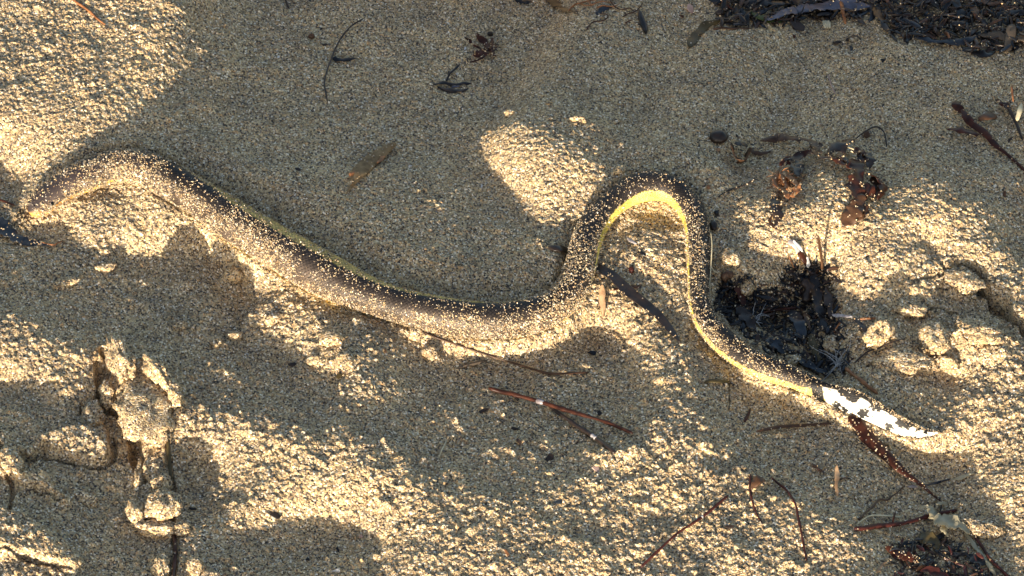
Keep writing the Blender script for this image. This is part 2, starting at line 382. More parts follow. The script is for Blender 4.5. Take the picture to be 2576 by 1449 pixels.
MT = dict(
 black=weed('black_weed', (.006,.006,.008), (.022,.018,.017), .32),
 blueblack=weed('blue_black_weed', (.010,.014,.022), (.035,.042,.055), .38),
 dark=weed('dark_brown_weed', (.018,.012,.010), (.055,.035,.025), .35),
 brown=weed('brown_weed', (.055,.026,.014), (.14,.07,.035), .40, translucent=.15),
 redbrown=weed('red_brown_weed', (.026,.009,.006), (.11,.034,.017), .36, translucent=.12, spec=.35),
 red=weed('dark_red_stem', (.030,.009,.008), (.10,.026,.019), .5, bump=.8, spec=.3),
 orange=weed('orange_stem', (.13,.05,.02), (.34,.145,.055), .55, 300, bump=.7),
 tan=weed('tan_leaf', (.30,.17,.085), (.50,.32,.18), .55, translucent=.2),
 straw=weed('straw', (.42,.35,.22), (.62,.54,.36), .6),
 olive=weed('olive_leaf', (.06,.045,.016), (.14,.10,.04), .42, translucent=.15),
 green=weed('green_leaf', (.045,.06,.012), (.10,.12,.025), .4, translucent=.2),
 greyblue=weed('grey_blue_strap', (.045,.055,.09), (.15,.16,.22), .45),
 greybrown=weed('grey_brown_wood', (.07,.05,.035), (.19,.14,.095), .75, 90),
 bark=weed('bark', (.13,.078,.035), (.28,.18,.085), .8, 220, bump=.9),
 white=weed('white_chip', (.40,.38,.36), (.62,.60,.58), .5),
 lilac=weed('pale_lilac_blade', (.16,.13,.13), (.42,.39,.39), .2),
 pale=weed('pale_membrane', (.34,.29,.18), (.54,.48,.33), .35, translucent=.35),
 pink=weed('pinkish_scrap', (.30,.18,.14), (.45,.32,.27), .6),
)

# ------------------------------------------------------------------ ground sheet
def spaced(c):
    step, pos, ext = SP, 0.0, []
    while pos < 45: step *= 1.42; pos += step; ext.append(pos)
    ext = np.array(ext)
    return np.r_[c[0] - ext[::-1], c, c[-1] + ext], len(ext)
gx, ne = spaced(cx); gy, _ = spaced(cy)
GZ = np.zeros((len(gx), len(gy)))
iX, iY = np.meshgrid(gx, gy, indexing='ij')
core = np.zeros_like(GZ, bool); core[ne:ne + len(cx), ne:ne + len(cy)] = True
far = np.hypot(np.maximum(0, np.abs(iX) - 0.5), np.maximum(0, np.abs(iY) - 0.5))
GZ = h0(iX, iY) * (np.maximum(np.abs(iX), np.abs(iY)) < 0.6) + 0.05 * np.minimum(far, 2) * np.sin(iX * 1.7 + 1) * np.sin(iY * 1.3) * (far > 0)
GZ[ne:ne + len(cx), ne:ne + len(cy)] = Hf
fade = 1 - np.clip(np.maximum(np.maximum(CX0 - iX, iX - CX1), np.maximum(CY0 - iY, iY - CY1)) / 0.02, 0, 1)
ground = link_mesh('sand', np.stack([iX, iY, GZ], -1).reshape(-1, 3), grid_faces(len(gx), len(gy), False)[:, ::-1], SAND)
ground['kind'] = 'structure'

# ------------------------------------------------------------------ the sea snake
NS, NT = 1400, 120
X, Y, Z, Rr, TL, MX_, MY_ = snake_axis(NS, h0)
PIDX = catmull(SN_FLAT, NS)[:, 4]                    # which measured cross-section each ring belongs to
C = np.stack([X, Y, Z], 1)
kk = np.hanning(31); kk /= kk.sum()
Cs = np.stack([np.convolve(np.pad(C[:, a], 15, mode='edge'), kk, 'valid') for a in range(3)], 1); Cs[:16] = C[:16]; Cs[-16:] = C[-16:]; C = Cs
T = np.gradient(C, axis=0); T /= np.linalg.norm(T, axis=1)[:, None]
UPW = np.array([0, 0, 1.0])
Sd = np.cross(T, UPW); Sd /= np.linalg.norm(Sd, axis=1)[:, None]     # right-hand side = side facing the camera
Nn = np.cross(Sd, T)
arc = np.r_[0, np.cumsum(np.linalg.norm(np.diff(C, axis=0), axis=1))]
LEN = arc[-1]; print('snake length %.3f m, max width %.4f' % (LEN, 2 * Rr.max()))
fr = arc / LEN
phi = R(34)
aH = Rr * (1 - TL) + Rr * TL * 0.26                 # thickness
bH = Rr * (1 - TL) * 0.98 + Rr * TL * 1.0          # height
headf = 1 - sstep(0.07, 0.13, fr)
bH *= 1 - 0.22 * headf
S2 = Sd * np.cos(phi * TL)[:, None] + Nn * np.sin(phi * TL)[:, None]
N2 = Nn * np.cos(phi * TL)[:, None] - Sd * np.sin(phi * TL)[:, None]
th = np.linspace(-math.pi, math.pi, NT, endpoint=False)          # 0 = back, + = camera side
ct, st = np.cos(th), np.sin(th)
capr = np.sqrt(np.clip(1 - np.clip(1 - arc / 0.004, 0, 1) ** 2, 0, 1)) * np.sqrt(np.clip(1 - np.clip(1 - (LEN - arc) / 0.002, 0, 1) ** 2, 0, 1))
# a slightly keeled, loose-skinned body: gentle swellings along its length
sw = 1 + 0.02 * np.sin(arc * 95) + 0.015 * np.sin(arc * 41 + 1)
prof = 1.0 + 0.05 * ct[None, :] * (1 - TL)[:, None] * (1 - headf)[:, None]
# hexagonal scales
nrow = np.round(2 * math.pi * np.median(Rr) / 0.0019 / 2) * 2
ss = 0.00082
q = th / (2 * math.pi) * nrow; pa = arc / ss
QA, PA = np.meshgrid(q, pa); 
def hexd(a, b):
    b = b * 0.5773 * 2; best = None
    def d(a, b):
        return np.maximum(np.abs(a) * 0.5 + np.abs(b) * 0.866, np.abs(a))
    a1, b1 = (a + .5) % 1 - .5, (b + .866) % 1.732 - .866
    a2, b2 = a % 1 - .5, b % 1.732 - .866
    return np.minimum(d(a1, b1), d(a2, b2)), np.where(d(a1, b1) < d(a2, b2), np.floor(a + .5) * 7.13 + np.floor((b + .866) / 1.732) * 3.77, np.floor(a) * 5.1 + np.floor(b / 1.732) * 9.7 + .37)
HX, HID = hexd(QA, PA * 0.5)
hexedge = sstep(0.36, 0.5, HX)
big = headf[:, None] * (np.abs(th)[None, :] < 2)
relief = 0.00024 * (1 - hexedge) * (1 - 0.7 * headf)[:, None] * (capr[:, None])
rad = (capr * sw)[:, None] * prof
V3 = (C[:, None, :] + (S2 * aH[:, None])[:, None, :] * (st[None, :] * rad)[..., None] + (N2 * bH[:, None])[:, None, :] * (ct[None, :] * rad)[..., None])
nrm = (S2[:, None, :] * (st[None, :] / np.maximum(aH, 1e-4)[:, None])[..., None] + N2[:, None, :] * (ct[None, :] / np.maximum(bH, 1e-4)[:, None])[..., None])
nrm /= np.linalg.norm(nrm, axis=2)[..., None]
V3 = V3 + nrm * relief[..., None]
# brow and snout: the crown is flattened, the jaw line a shallow groove
jaw = np.exp(-((np.abs(th)[None, :] - R(100)) / 0.10) ** 2) * (1 - sstep(0.035, 0.06, fr))[:, None] * sstep(0.002, 0.01, arc)[:, None]
V3 = V3 - nrm * (0.0006 * jaw)[..., None]
# pattern: black back, yellow flanks, white black-blotched tail
key = lambda xs, vs: np.interp(PIDX, xs, vs)
yr = R(1) * key([0, 7, 9, 16, 21, 24, 26, 28, 31, 34, 38, 40, 42, 44, 51], [76, 92, 118, 122, 130, 100, 56, 58, 58, 56, 58, 76, 70, 70, 66])
yl = R(1) * key([0, 8, 10, 12, 16, 19, 22, 24, 28, 40, 51], [105, 85, 40, 12, 8, 22, 40, 85, 100, 95, 95])
wob = np.interp(arc, np.linspace(0, LEN, 90), rng.standard_normal(90)) * 0.05
THg = th[None, :] + wob[:, None] * 0
hexj = (np.sin(HID * 12.9898) * 43758.5453) % 1
edgej = (hexj - 0.5) * 0.09
fR = sstep(-0.05, 0.06, THg - yr[:, None] + edgej); fL = sstep(-0.05, 0.06, -THg - yl[:, None] + edgej)
yel = np.maximum(fR, fL)
brown = np.maximum(sstep(0.2, 1.1, THg), 0)                       # camera-side flank browner than the spine, its sunlit tone painted in
black = np.array([.016, .013, .012]); brn = np.array([.062, .045, .034]); ylw = np.array([.60, .47, .10]); orn = np.array([.55, .28, .06])
cr = sstep(0.02, 0.09, fr)[:, None, None]
back = black + (brn - black) * (brown * (0.9 - 0.65 * sstep(0.53, 0.57, fr)[:, None]))[..., None]
yc = orn + (ylw - orn) * cr
yc = yc * (1 - fL[..., None]) + np.array([.40, .265, .075]) * fL[..., None]  # shaded far flank: yellow painted duller and warmer to offset the blue skylight
colr = back * (1 - yel[..., None]) + yc * yel[..., None]
mott = np.clip(noise2((NS, NT), 7), -2, 2)[..., None]
colr = colr * (0.72 + 0.45 * hexj[..., None]) * (1 + .16 * mott)
snout = (1 - sstep(.0025, .006, arc))[:, None, None]
snout = snout * sstep(.6, 1.2, np.abs(th))[None, :, None]
colr = colr * (1 - snout) + orn * snout
headgrey = headf[:, None, None] * np.array([.030, .022, .022])
colr = colr + headgrey * (1 - yel[..., None])
white = np.array([.74, .68, .58])
tz = sstep(2052, 2066, MX_ + 12 * np.sin(THg * 0).mean())[:, None] * np.ones_like(THg)
px_, py_ = project(V3[..., 0], V3[..., 1], V3[..., 2])
tz = (MY_ > 940)[:, None] * sstep(2064, 2070, px_ - (py_ - 985) * 0.25 + 5 * np.sin(py_ * .33) + (hexj - .5) * 6)
paint = colr * (1 - tz[..., None]) + white * tz[..., None]
def near_vertex(x, y):
    d = (px_ - x) ** 2 + (py_ - y) ** 2 + np.where(th[None, :] > -0.3, 0, 1e6) + np.where(th[None, :] < 2.6, 0, 1e6)
    i = np.unravel_index(np.argmin(d), d.shape); return V3[i]
blot = np.zeros_like(px_)
jn = np.interp(np.arange(NS), np.arange(0, NS, 4), rng.standard_normal(len(np.arange(0, NS, 4))))
for bx, by, br in [(2123, 985, 13), (2140, 989, 22), (2148, 998, 16), (2171, 1040, 15), (2204, 1018, 17), (2214, 1026, 10), (2270, 1060, 18), (2280, 1068, 12), (2236, 1074, 11), (2106, 1022, 12), (2124, 1034, 9), (2330, 1088, 7), (2310, 1078, 8), (2238, 1036, 9)]:
    cpt = near_vertex(bx, by)
    d = np.linalg.norm(V3 - cpt, axis=2) / MPP
    blot = np.maximum(blot, 1 - sstep(br * 0.86, br * 1.02, d + (hexj - 0.5) * 5 + 4 * np.sin(px_ * .35 + by) * np.sin(py_ * .4)))
ridge = (1 - sstep(0.72, 0.92, np.abs(th)))[None, :] * (TL > 0.5)[:, None]
band = (MY_ > 940)[:, None] * (1 - sstep(13, 17, np.abs(px_ - (py_ - 985) * 0.15 - 2056)))
dk = np.maximum.reduce([blot * tz, ridge, band * sstep(2030, 2040, MX_)[:, None]])
blotc = np.array([.006, .0055, .0055]) + np.array([.012, .011, .010]) * ((1 - hexedge) * (hexj * .6 + .2) * blot)[..., None]
paint = paint * (1 - dk[..., None]) + blotc * dk[..., None]
paint = paint * (1 + .45 * ((1 - hexedge) * (1 - tz) * (1 - headf)[:, None])[..., None])
dedge = hexedge * (0.85 * (1 - tz) + 0.10 * tz + 0.5 * tz * dk) * (1 - 0.6 * headf[:, None])
paint = paint * (1 - dedge[..., None] * 0.85)
def snake_material():
    m, t, b = nodes('snake_skin')
    a = t.nodes.new('ShaderNodeVertexColor'); a.layer_name = 'skin'
    t.links.new(a.outputs[0], b.inputs['Base Color'])
    b.inputs['Roughness'].default_value = 0.5; b.inputs['Specular IOR Level'].default_value = 0.22
    tc = t.nodes.new('ShaderNodeTexCoord'); n = t.nodes.new('ShaderNodeTexNoise'); n.inputs['Scale'].default_value = 900
    t.links.new(tc.outputs['Object'], n.inputs['Vector'])
    bu = t.nodes.new('ShaderNodeBump'); bu.inputs['Strength'].default_value = .15; bu.inputs['Distance'].default_value = .0002
    t.links.new(n.outputs[0], bu.inputs['Height']); t.links.new(bu.outputs[0], b.inputs['Normal'])
    return m
vs = V3.reshape(-1, 3); fs = grid_faces(NS, NT)[:, ::-1]
root = bpy.data.objects.new('sea_snake', None); COL.objects.link(root)
tag(root, 'sand-dusted black and yellow sea snake with white black-blotched tail lying in an S', 'snake')
ends = np.array([np.arange(NT)[::-1], (NS - 1) * NT + np.arange(NT)])
body = link_mesh('body', vs, [fs, ends[:, ::-1]], snake_material(), root, attr={'skin': paint.reshape(-1, 3)})
eye_m = weed('snake_eye', (.004, .004, .004), (.008, .008, .008), .08)
def ico(sub):
    import bmesh
    bm = bmesh.new(); bmesh.ops.create_icosphere(bm, subdivisions=sub, radius=1)
    bm.verts.ensure_lookup_table()
    v = np.array([x.co[:] for x in bm.verts]); f = np.array([[w.index for w in g.verts] for g in bm.faces]); bm.free(); return v, f
I2, I3, I4 = ico(2), ico(3), ico(4)
ei = int(np.argmin(np.abs(arc - 0.013)))
for sgn in (1, -1):
    j = int(np.argmin(np.abs(th - sgn * R(62))))
    link_mesh('eye', V3[ei, j] + I2[0] * 0.0013 - nrm[ei, j] * 0.0005, I2[1], eye_m, root)
    j = int(np.argmin(np.abs(th - sgn * R(18)))); k = int(np.argmin(np.abs(arc - 0.0042)))
    link_mesh('nostril', V3[k, j] + I2[0] * 0.0005 - nrm[k, j] * 0.0002, I2[1], eye_m, root)
# grains of sand stuck to the skin
GR = []                                                           # (centre, radius)
ncand = 420000
ci = rng.integers(6, NS - 4, ncand); cj = rng.integers(int(NT * .20), int(NT * .90), ncand)
area = (Rr[ci] / Rr.max()) ** .8; keep = rng.random(ncand) < area
ci, cj = ci[keep], cj[keep]; tt = th[cj]; ff = PIDX[ci]
pn = (noise2((NS, NT), 6)[ci, cj] * 0.4 + noise2((NS, NT), 1.8)[ci, cj] * 0.5 + gauss(rng.standard_normal((NS, NT)), 22, 5)[ci, cj] * 26 * .5)
def kf(xs, vs): return np.interp(ff, xs, vs)
near = kf([0, 3, 6, 9, 13, 15, 16.2, 18.5, 19.5, 22, 24, 26, 28, 29.5, 33, 35, 40, 43, 44.5, 46, 51], [.45, .45, .85, .80, .78, 1.0, .45, .26, .75, .9, .8, .5, .25, .14, .3, .7, .75, .5, .08, .03, .05])
spine = kf([0, 3, 6, 8, 10, 14, 17, 22, 25, 28, 31, 35, 40, 44, 47, 51], [.30, .22, .5, .5, .25, .28, .16, .18, .45, .15, .08, .45, .45, .10, .3, .35])
farside = kf([0, 6, 10, 14, 20, 24, 27, 31, 36, 44, 51], [.4, .6, .45, .4, .35, .55, .35, .08, .3, .3, .3])
dens = np.where(tt > 0, near * sstep(0.3, 0.9, tt) + spine * (1 - sstep(0.3, 0.9, tt)), farside * sstep(0.2, 0.8, -tt) + spine * (1 - sstep(0.2, 0.8, -tt)))
onyel = ((tt > yr[ci]) | (tt < -yl[ci]))
dens = np.where(onyel & (ff < 7), dens * .9 + .1, dens); dens = np.where(onyel & (ff > 25) & (ff < 44), dens * np.where(ff > 36, .8, .4), dens); dens = np.where(onyel & (ff < 25) & (ff > 9), dens * 0.9, dens)
dens = np.clip(dens * (1 + .7 * pn), 0, 1) ** 1.2 * .8 * (np.abs(tt) < 2.3)
k2 = rng.random(len(ci)) < dens * 0.50
ci, cj = ci[k2], cj[k2]
jit = rng.uniform(-.0004, .0004, (len(ci), 3))
gr_c = V3[ci, cj] + jit; gr_r = rng.uniform(.00024, .00050, len(ci))
print('grains on snake', len(ci))
OCT_V = np.array([[1,1,1],[1,-1,-1],[-1,1,-1],[-1,-1,1]], float) * .85
OCT_F = np.array([[0,1,2],[0,3,1],[0,2,3],[1,3,2]])
def grains(name, c, r, label):
    n = len(c)
    v = OCT_V[None] * rng.uniform(.65, 1.25, (n, 4, 1)) + rng.uniform(-.3, .3, (n, 4, 3))
    ang = rng.uniform(0, 6.28, n); ca, sa = np.cos(ang)[:, None], np.sin(ang)[:, None]
    x = v[..., 0] * ca - v[..., 1] * sa; y = v[..., 0] * sa + v[..., 1] * ca
    ang = rng.uniform(0, 6.28, n); ca, sa = np.cos(ang)[:, None], np.sin(ang)[:, None]
    z = v[..., 2] * ca - x * sa; x = v[..., 2] * sa + x * ca
    v = np.stack([x, y, z], -1) * r[:, None, None] + c[:, None, :]
    f = OCT_F[None] + (np.arange(n) * 4)[:, None, None]
    o = link_mesh(name, v.reshape(-1, 3), f.reshape(-1, 3), GRAIN, smooth=False)
    return tag(o, label, 'sand', kind='stuff')
GRAIN = sand_material('loose_grain_mat', 1.05, (.97, .95))
grains('stuck_sand_grains', gr_c, gr_r, 'pale sand grains stuck to the back and flanks of the sea snake')

# ------------------------------------------------------------------ stems, straps, leaves
SPECK_C, SPECK_R = [], []
def frame(c):
    t = np.gradient(c, axis=0); t /= np.linalg.norm(t, axis=1)[:, None] + 1e-12
    s = np.cross(t, UPW); s /= np.linalg.norm(s, axis=1)[:, None] + 1e-9
    return t, s, np.cross(s, t)
def loft(c, a, b, tilt=0.0, nseg=10, camber=0.0, jitter=0.0, twist=0.0, ripple=0.0, seed=0):
    r_ = np.random.default_rng(seed + 11); n = len(c)
    t, s, nn = frame(c); w = np.linspace(0, 1, n)
    tl = (tilt + twist * w)[:, None] if np.isscalar(tilt) else (tilt + twist * w)[:, None]
    s2 = s * np.cos(tl) + nn * np.sin(tl); n2 = nn * np.cos(tl) - s * np.sin(tl)
    an = np.linspace(0, 2 * math.pi, nseg, endpoint=False)
    ca, sa = np.cos(an), np.sin(an)
    aa = a[:, None] * ca[None, :]
    if jitter:
        j = np.convolve(r_.standard_normal(n + 4), np.ones(5) / 5, 'valid') * 2; aa = aa * (1 + jitter * j)[:, None]
        j2 = np.convolve(r_.standard_normal(n + 8), np.ones(9) / 9, 'valid') * 2; c = c + n2 * (jitter * j2 * a * 0.35)[:, None] + s2 * (jitter * 0.4 * j * a)[:, None]
    bb = b[:, None] * sa[None, :] + camber * a[:, None] * (0.5 - ca[None, :] ** 2)
    if ripple:
        f1, f2, p1, p2 = r_.uniform(1.2, 2.4), r_.uniform(2.8, 5), r_.uniform(0, 6), r_.uniform(0, 6)
        bb = bb + ripple * a[:, None] * (ca[None, :] * np.sin(6.28 * f1 * w + p1)[:, None] + .7 * np.abs(ca[None, :]) * np.sin(6.28 * f2 * w + p2)[:, None])
        nk = r_.standard_normal((n, 2)) * .16
        aa = aa * (1 + np.where(ca[None, :] > 0, nk[:, :1], nk[:, 1:]) * (np.abs(ca) > .6)[None, :])
    v = c[:, None, :] + s2[:, None, :] * aa[..., None] + n2[:, None, :] * bb[..., None]
    f = grid_faces(n, nseg)
    caps = np.array([np.arange(nseg)[::-1], (n - 1) * nseg + np.arange(nseg)])
    return v.reshape(-1, 3), [f, caps], v
def line3(pts, lift, n):
    """pts: (x, y[, extra lift mm]) in photo pixels, laid on the sand"""
    q = np.array([P(p[0], p[1], lift + (p[2] / 1000 if len(p) > 2 else 0)) for p in pts])
    c = catmull(q, n)
    need = np.maximum(0, hz(c[:, 0], c[:, 1]) + 0.45 * lift - c[:, 2])
    c[:, 2] += np.convolve(np.pad(need, 1, mode='edge'), [.25, .5, .25], 'valid')
    return c
_seed = [0]
def specks(v, n, up=True):
    if n <= 0: return
    vv = v.reshape(-1, v.shape[1], 3) if v.ndim == 3 else v
    flat = v.reshape(-1, 3); i = rng.integers(0, len(flat), n * 3)
    c = flat[i]; z = v[..., 2].mean(1, keepdims=True) * np.ones(v.shape[:2]); good = (c[:, 2] >= z.reshape(-1)[i] - 1e-5)
    c = c[good][:n]
    c = c + rng.uniform(-.0003, .0003, c.shape) + np.array([0, 0, .0002])
    SPECK_C.append(c); SPECK_R.append(rng.uniform(.00028, .0006, len(c)))
def stem(name, pts, r, mat, label=None, cat='twig', group=None, parent=None, r1=None, lift=None, n=None, nodes_=0, sp=0, seg=8):
    """round stem; r, r1 = radius in photo px at each end"""
    _seed[0] += 1; r1 = r if r1 is None else r1
    L = sum(math.hypot(pts[i + 1][0] - pts[i][0], pts[i + 1][1] - pts[i][1]) for i in range(len(pts) - 1))
    n = n or int(np.clip(L / 5, 10, 48))
    w = np.linspace(0, 1, n); rr = (r + (r1 - r) * w) * MPP
    c = line3(pts, (r * MPP * 0.55 if lift is None else lift / 1000), n)
    r_ = np.random.default_rng(_seed[0]); rr = rr * (1 + 0.14 * np.convolve(r_.standard_normal(n + 4), np.ones(5) / 2.2, 'valid') * 0.6)
    for k in range(nodes_): rr += 0.35 * r * MPP * np.exp(-((w - (k + .6) / (nodes_ + .3)) / 0.012) ** 2)
    rr[0] *= .55; rr[-1] *= .45
    v, f, vg = loft(c, rr, rr * .85, 0, seg, seed=_seed[0])
    o = link_mesh(name, v, f, MT[mat], parent)
    specks(vg, sp)
    if label: tag(o, label, cat, group)
    return o
def blade(name, pts, wd, mat, label=None, cat='seaweed', group=None, parent=None, thick=0.35, lift=0.6, camber=0.12, tilt=0, twist=0, sp=0, jit=.12, n=None, tip=.15, base=.5):
    """flat strap or leaf; wd = widths in photo px along it, thick in mm, tilt/twist in degrees"""
    _seed[0] += 1
    L = sum(math.hypot(pts[i + 1][0] - pts[i][0], pts[i + 1][1] - pts[i][1]) for i in range(len(pts) - 1))
    n = n or int(np.clip(L / 5, 12, 44))
    c = line3(pts, lift / 1000, n); w = np.linspace(0, 1, n)
    a = np.interp(w, np.linspace(0, 1, len(wd)), wd) * MPP / 2
    a = a * (tip + (1 - tip) * np.sqrt(np.clip((1 - w) / .10, 0, 1))) * (base + (1 - base) * np.sqrt(np.clip(w / .08, 0, 1)))
    b = np.full(n, thick / 2000)
    cs_ = camber if camber > .6 else camber * (.5 if _seed[0] % 2 else -.5)
    v, f, vg = loft(c, a, b, R(tilt), 12, cs_, jit, R(twist), ripple=(.22 if thick < 1 and jit > .1 else 0.0), seed=_seed[0])
    o = link_mesh(name, v, f, MT[mat], parent)
    specks(vg, sp)
    if label: tag(o, label, cat, group)
    return o
def pebble(name, x, y, rx, ry, rz, mat, label=None, cat='seed', group=None, ang=0, rough=.12, parent=None, sub=I3, sink=.55, lift=0, crease=0):
    """rounded lump; rx, ry in px, rz = height radius in px"""
    _seed[0] += 1; r_ = np.random.default_rng(_seed[0])
    v = sub[0].copy(); k = r_.standard_normal((9, 3)) * 2.6; ph = r_.uniform(0, 6, 9)
    d = sum(np.sin(v @ k[i] + ph[i]) for i in range(9)) / 3
    v = v * (1 + rough * d)[:, None]
    if crease: v = v * (1 - crease * np.exp(-(v[:, 0] / .16) ** 2) * (v[:, 2] > -.2))[:, None]
    v = v * np.array([rx, ry, rz]) * MPP
    ca, sa = math.cos(R(ang)), math.sin(R(ang))
    v = np.stack([v[:, 0] * ca - v[:, 1] * sa, v[:, 0] * sa + v[:, 1] * ca, v[:, 2]], 1)
    c = P(x, y, rz * MPP * sink + lift / 1000)
    o = link_mesh(name, v + c, sub[1], MT[mat] if isinstance(mat, str) else mat, parent)
    if label: tag(o, label, cat, group)
    return o
def chip(name, x, y, lx, ly, ang, mat, label=None, cat='scrap', group=None, parent=None, thick=.8, tilt=8, sp=0, lift=.5):
    """small angular flake"""
    _seed[0] += 1; r_ = np.random.default_rng(_seed[0])
    k = 7; an = np.sort(r_.uniform(0, 6.28, k)); rad = r_.uniform(.75, 1.1, k)
    o2 = np.stack([np.cos(an) * rad * lx * .5, np.sin(an) * rad * ly * .5], 1) * MPP
    ca, sa = math.cos(R(ang)), math.sin(R(ang)); o2 = np.stack([o2[:, 0] * ca - o2[:, 1] * sa, o2[:, 0] * sa + o2[:, 1] * ca], 1)
    c = P(x, y, lift / 1000); z = o2[:, 0] * math.tan(R(tilt)) * r_.choice([-1, 1]) + o2[:, 1] * math.tan(R(tilt)) * .7
    t = thick / 2000
    rings = [np.c_[o2 * .9, z - t], np.c_[o2, z - t * .3], np.c_[o2, z + t * .3], np.c_[o2 * .88, z + t]]
    v = np.vstack(rings) + c; f = grid_faces(4, k)
    o = link_mesh(name, v, [f, np.array([np.arange(k)[::-1], 3 * k + np.arange(k)])], MT[mat], parent, smooth=False)
    if sp: specks(v.reshape(4, k, 3)[2:], sp)
    if label: tag(o, label, cat, group)
    return o
def thing(name, label, cat, x, y, group=None):
    o = bpy.data.objects.new(name, None); COL.objects.link(o); o.empty_display_size = .01
    return tag(o, label, cat, group)
def tuft(name, x, y, size, n, r, mat, label, height=6, spread=1.0, parent=None, cat='root tuft', seg=5):
    """tangle of thin curling fibres in one clump"""
    _seed[0] += 1; r_ = np.random.default_rng(_seed[0]); vs_, fs_, off = [], [], 0
    c0 = P(x, y, 0.0006)
    for i in range(n):
        a = r_.uniform(0, 6.28); k = 7; pts = [c0 + np.r_[r_.normal(0, size * MPP * .22, 2), abs(r_.normal(0, height / 4000))]]
        d = np.array([math.cos(a), math.sin(a), r_.uniform(.1, .9)]) * size * MPP / k * 1.3 * spread
        for _ in range(k):
            d = d + r_.normal(0, size * MPP * .07, 3); d[2] -= .00018 * height / 6; q_ = pts[-1] + d
            q_[2] = max(q_[2], float(hz(q_[0], q_[1])) + .0003); pts.append(q_)
        c = catmull(np.array(pts), 14); rr = np.linspace(1, .35, 14) * r * MPP
        v, f, _ = loft(c, rr, rr, 0, seg)
        vs_.append(v); fs_.append([q + off for q in f]); off += len(v)
    o = link_mesh(name, np.vstack(vs_), [np.vstack([q[0] for q in fs_]), np.vstack([q[1] for q in fs_])], MT[mat], parent)
    if label: tag(o, label, cat)
    return o
# ------------------------------------------------------------------ clods of damp sand
def clod(x, y, rx, ry, rz, ang, label, sub=I4, sink=.45, group=None, lift=0):
    _seed[0] += 1; r_ = np.random.default_rng(_seed[0] + 500)
    v = sub[0].copy(); d = np.zeros(len(v))
    for fr_, am in ((1.7, .30), (3.6, .20), (8, .13), (17, .10), (30, .07)):
        k = r_.standard_normal((7, 3)) * fr_; ph = r_.uniform(0, 6, 7)
        d += am * sum(np.abs(np.sin(v @ k[i] + ph[i])) - .6 for i in range(7)) / 2.2
    v = v * (1 + d + r_.normal(0, .022, len(v)))[:, None]
    v = v * np.array([rx, ry, rz]) * MPP
    ca, sa = math.cos(R(ang)), math.sin(R(ang))
    v = np.stack([v[:, 0] * ca - v[:, 1] * sa, v[:, 0] * sa + v[:, 1] * ca, v[:, 2]], 1)
    o = link_mesh('sand_clod', v + P(x, y, rz * MPP * sink + lift / 1000), sub[1], SAND)
    return tag(o, label, 'sand clod', group)
G1 = 'clods of broken crust at the footprint'
clod(303, 905, 26, 70, 36, 22, 'tall leaning sand clod standing above the long crack', group=G1)
clod(272, 990, 20, 40, 22, 8, 'narrow sand clod on the left lip of the long crack', group=G1)
clod(392, 930, 22, 48, 26, 30, 'upright sand clod behind the big sunlit slab of crust', group=G1)
clod(362, 1030, 62, 88, 24, 20, 'big sunlit slab of crust between the two cracks', group=G1)
clod(437, 985, 18, 42, 22, 12, 'thin sand clod at the outer edge of the sunlit slab', group=G1)
clod(395, 1092, 34, 26, 20, -25, 'sand clod at the foot of the sunlit slab, above the olive stem', group=G1)
clod(232, 1050, 24, 40, 20, 5, 'sand clod beside the short crack, left of the shaded hollow', group=G1)
clod(352, 1215, 16, 70, 22, -4, 'long thin ridge of sand beside the olive stem', group=G1)
clod(409, 1218, 22, 26, 22, 0, 'ring-shaped sand clod perched above the round clod', group=G1)
clod(411, 1272, 38, 40, 26, 0, 'round pale sand clod where the olive stem ends', group=G1)
clod(342, 1292, 20, 34, 20, 15, 'sand clod left of the round pale clod', group=G1)
clod(398, 1332, 50, 22, 18, -8, 'crumbling sand clod above the red stem', group=G1)
clod(456, 1328, 20, 18, 14, 0, 'small sand clod to the right of the red stem', group=G1)
clod(208, 1252, 34, 18, 9, -30, 'narrow clod at the end of the long sunlit ridge of crust', group=G1)
clod(28, 1162, 24, 44, 18, 20, 'sand clod at the left end of the crust, by the dark cleft', group=G1)
clod(74, 1135, 9, 11, 9, 0, 'small pale crumb in the cleft behind the plate of crust', sub=I3, group=G1)
clod(405, 1425, 18, 32, 18, 5, 'sand clod beside the lower end of the red stem', group=G1)
clod(492, 1425, 20, 26, 12, 20, 'crumb of sand to the right of the red stem, by the shaded hollow', sub=I3, group=G1)
G2 = 'loose crumbs of sand below the snake'
clod(585, 692, 26, 20, 16, 0, 'shaded round sand crumb under the belly of the snake', sub=I3, group=G2)
clod(452, 820, 18, 13, 11, 10, 'sunlit crumb in the shade above the broken crust', sub=I3, group=G2)
clod(268, 672, 24, 14, 11, 15, 'sunlit crumb in the shade below the neck of the snake', sub=I3, group=G2)
clod(165, 712, 34, 14, 10, 25, 'long sunlit crumb in the shade below the head', sub=I3, group=G2)
clod(545, 858, 14, 20, 11, 0, 'upright crumb near the sunlit sand under the body', sub=I3, group=G2)
clod(590, 845, 20, 12, 10, 0, 'crumb beside the sunlit sand under the body', sub=I3, group=G2)
clod(1083, 888, 21, 15, 12, -35, 'sunlit crumb beside the long orange stem', sub=I3, group=G2)
clod(1046, 838, 17, 17, 14, 0, 'crumb touching the snake where the long orange stem begins', sub=I3, group=G2)
clod(790, 905, 20, 12, 10, 20, 'crumb below the sunlit clumps under the body', sub=I3, group=G2)
clod(870, 905, 24, 24, 16, 0, 'lumpy crumb below the sunlit clumps, above the brown disc scrap', sub=I3, group=G2)
clod(690, 800, 24, 14, 10, 30, 'sunlit crumb below the broadest part of the snake', sub=I3, group=G2)
clod(835, 850, 28, 20, 16, 10, 'broad sunlit crumb below the middle of the snake', sub=I3, group=G2)
G3 = 'crumbs of sand above the snake'
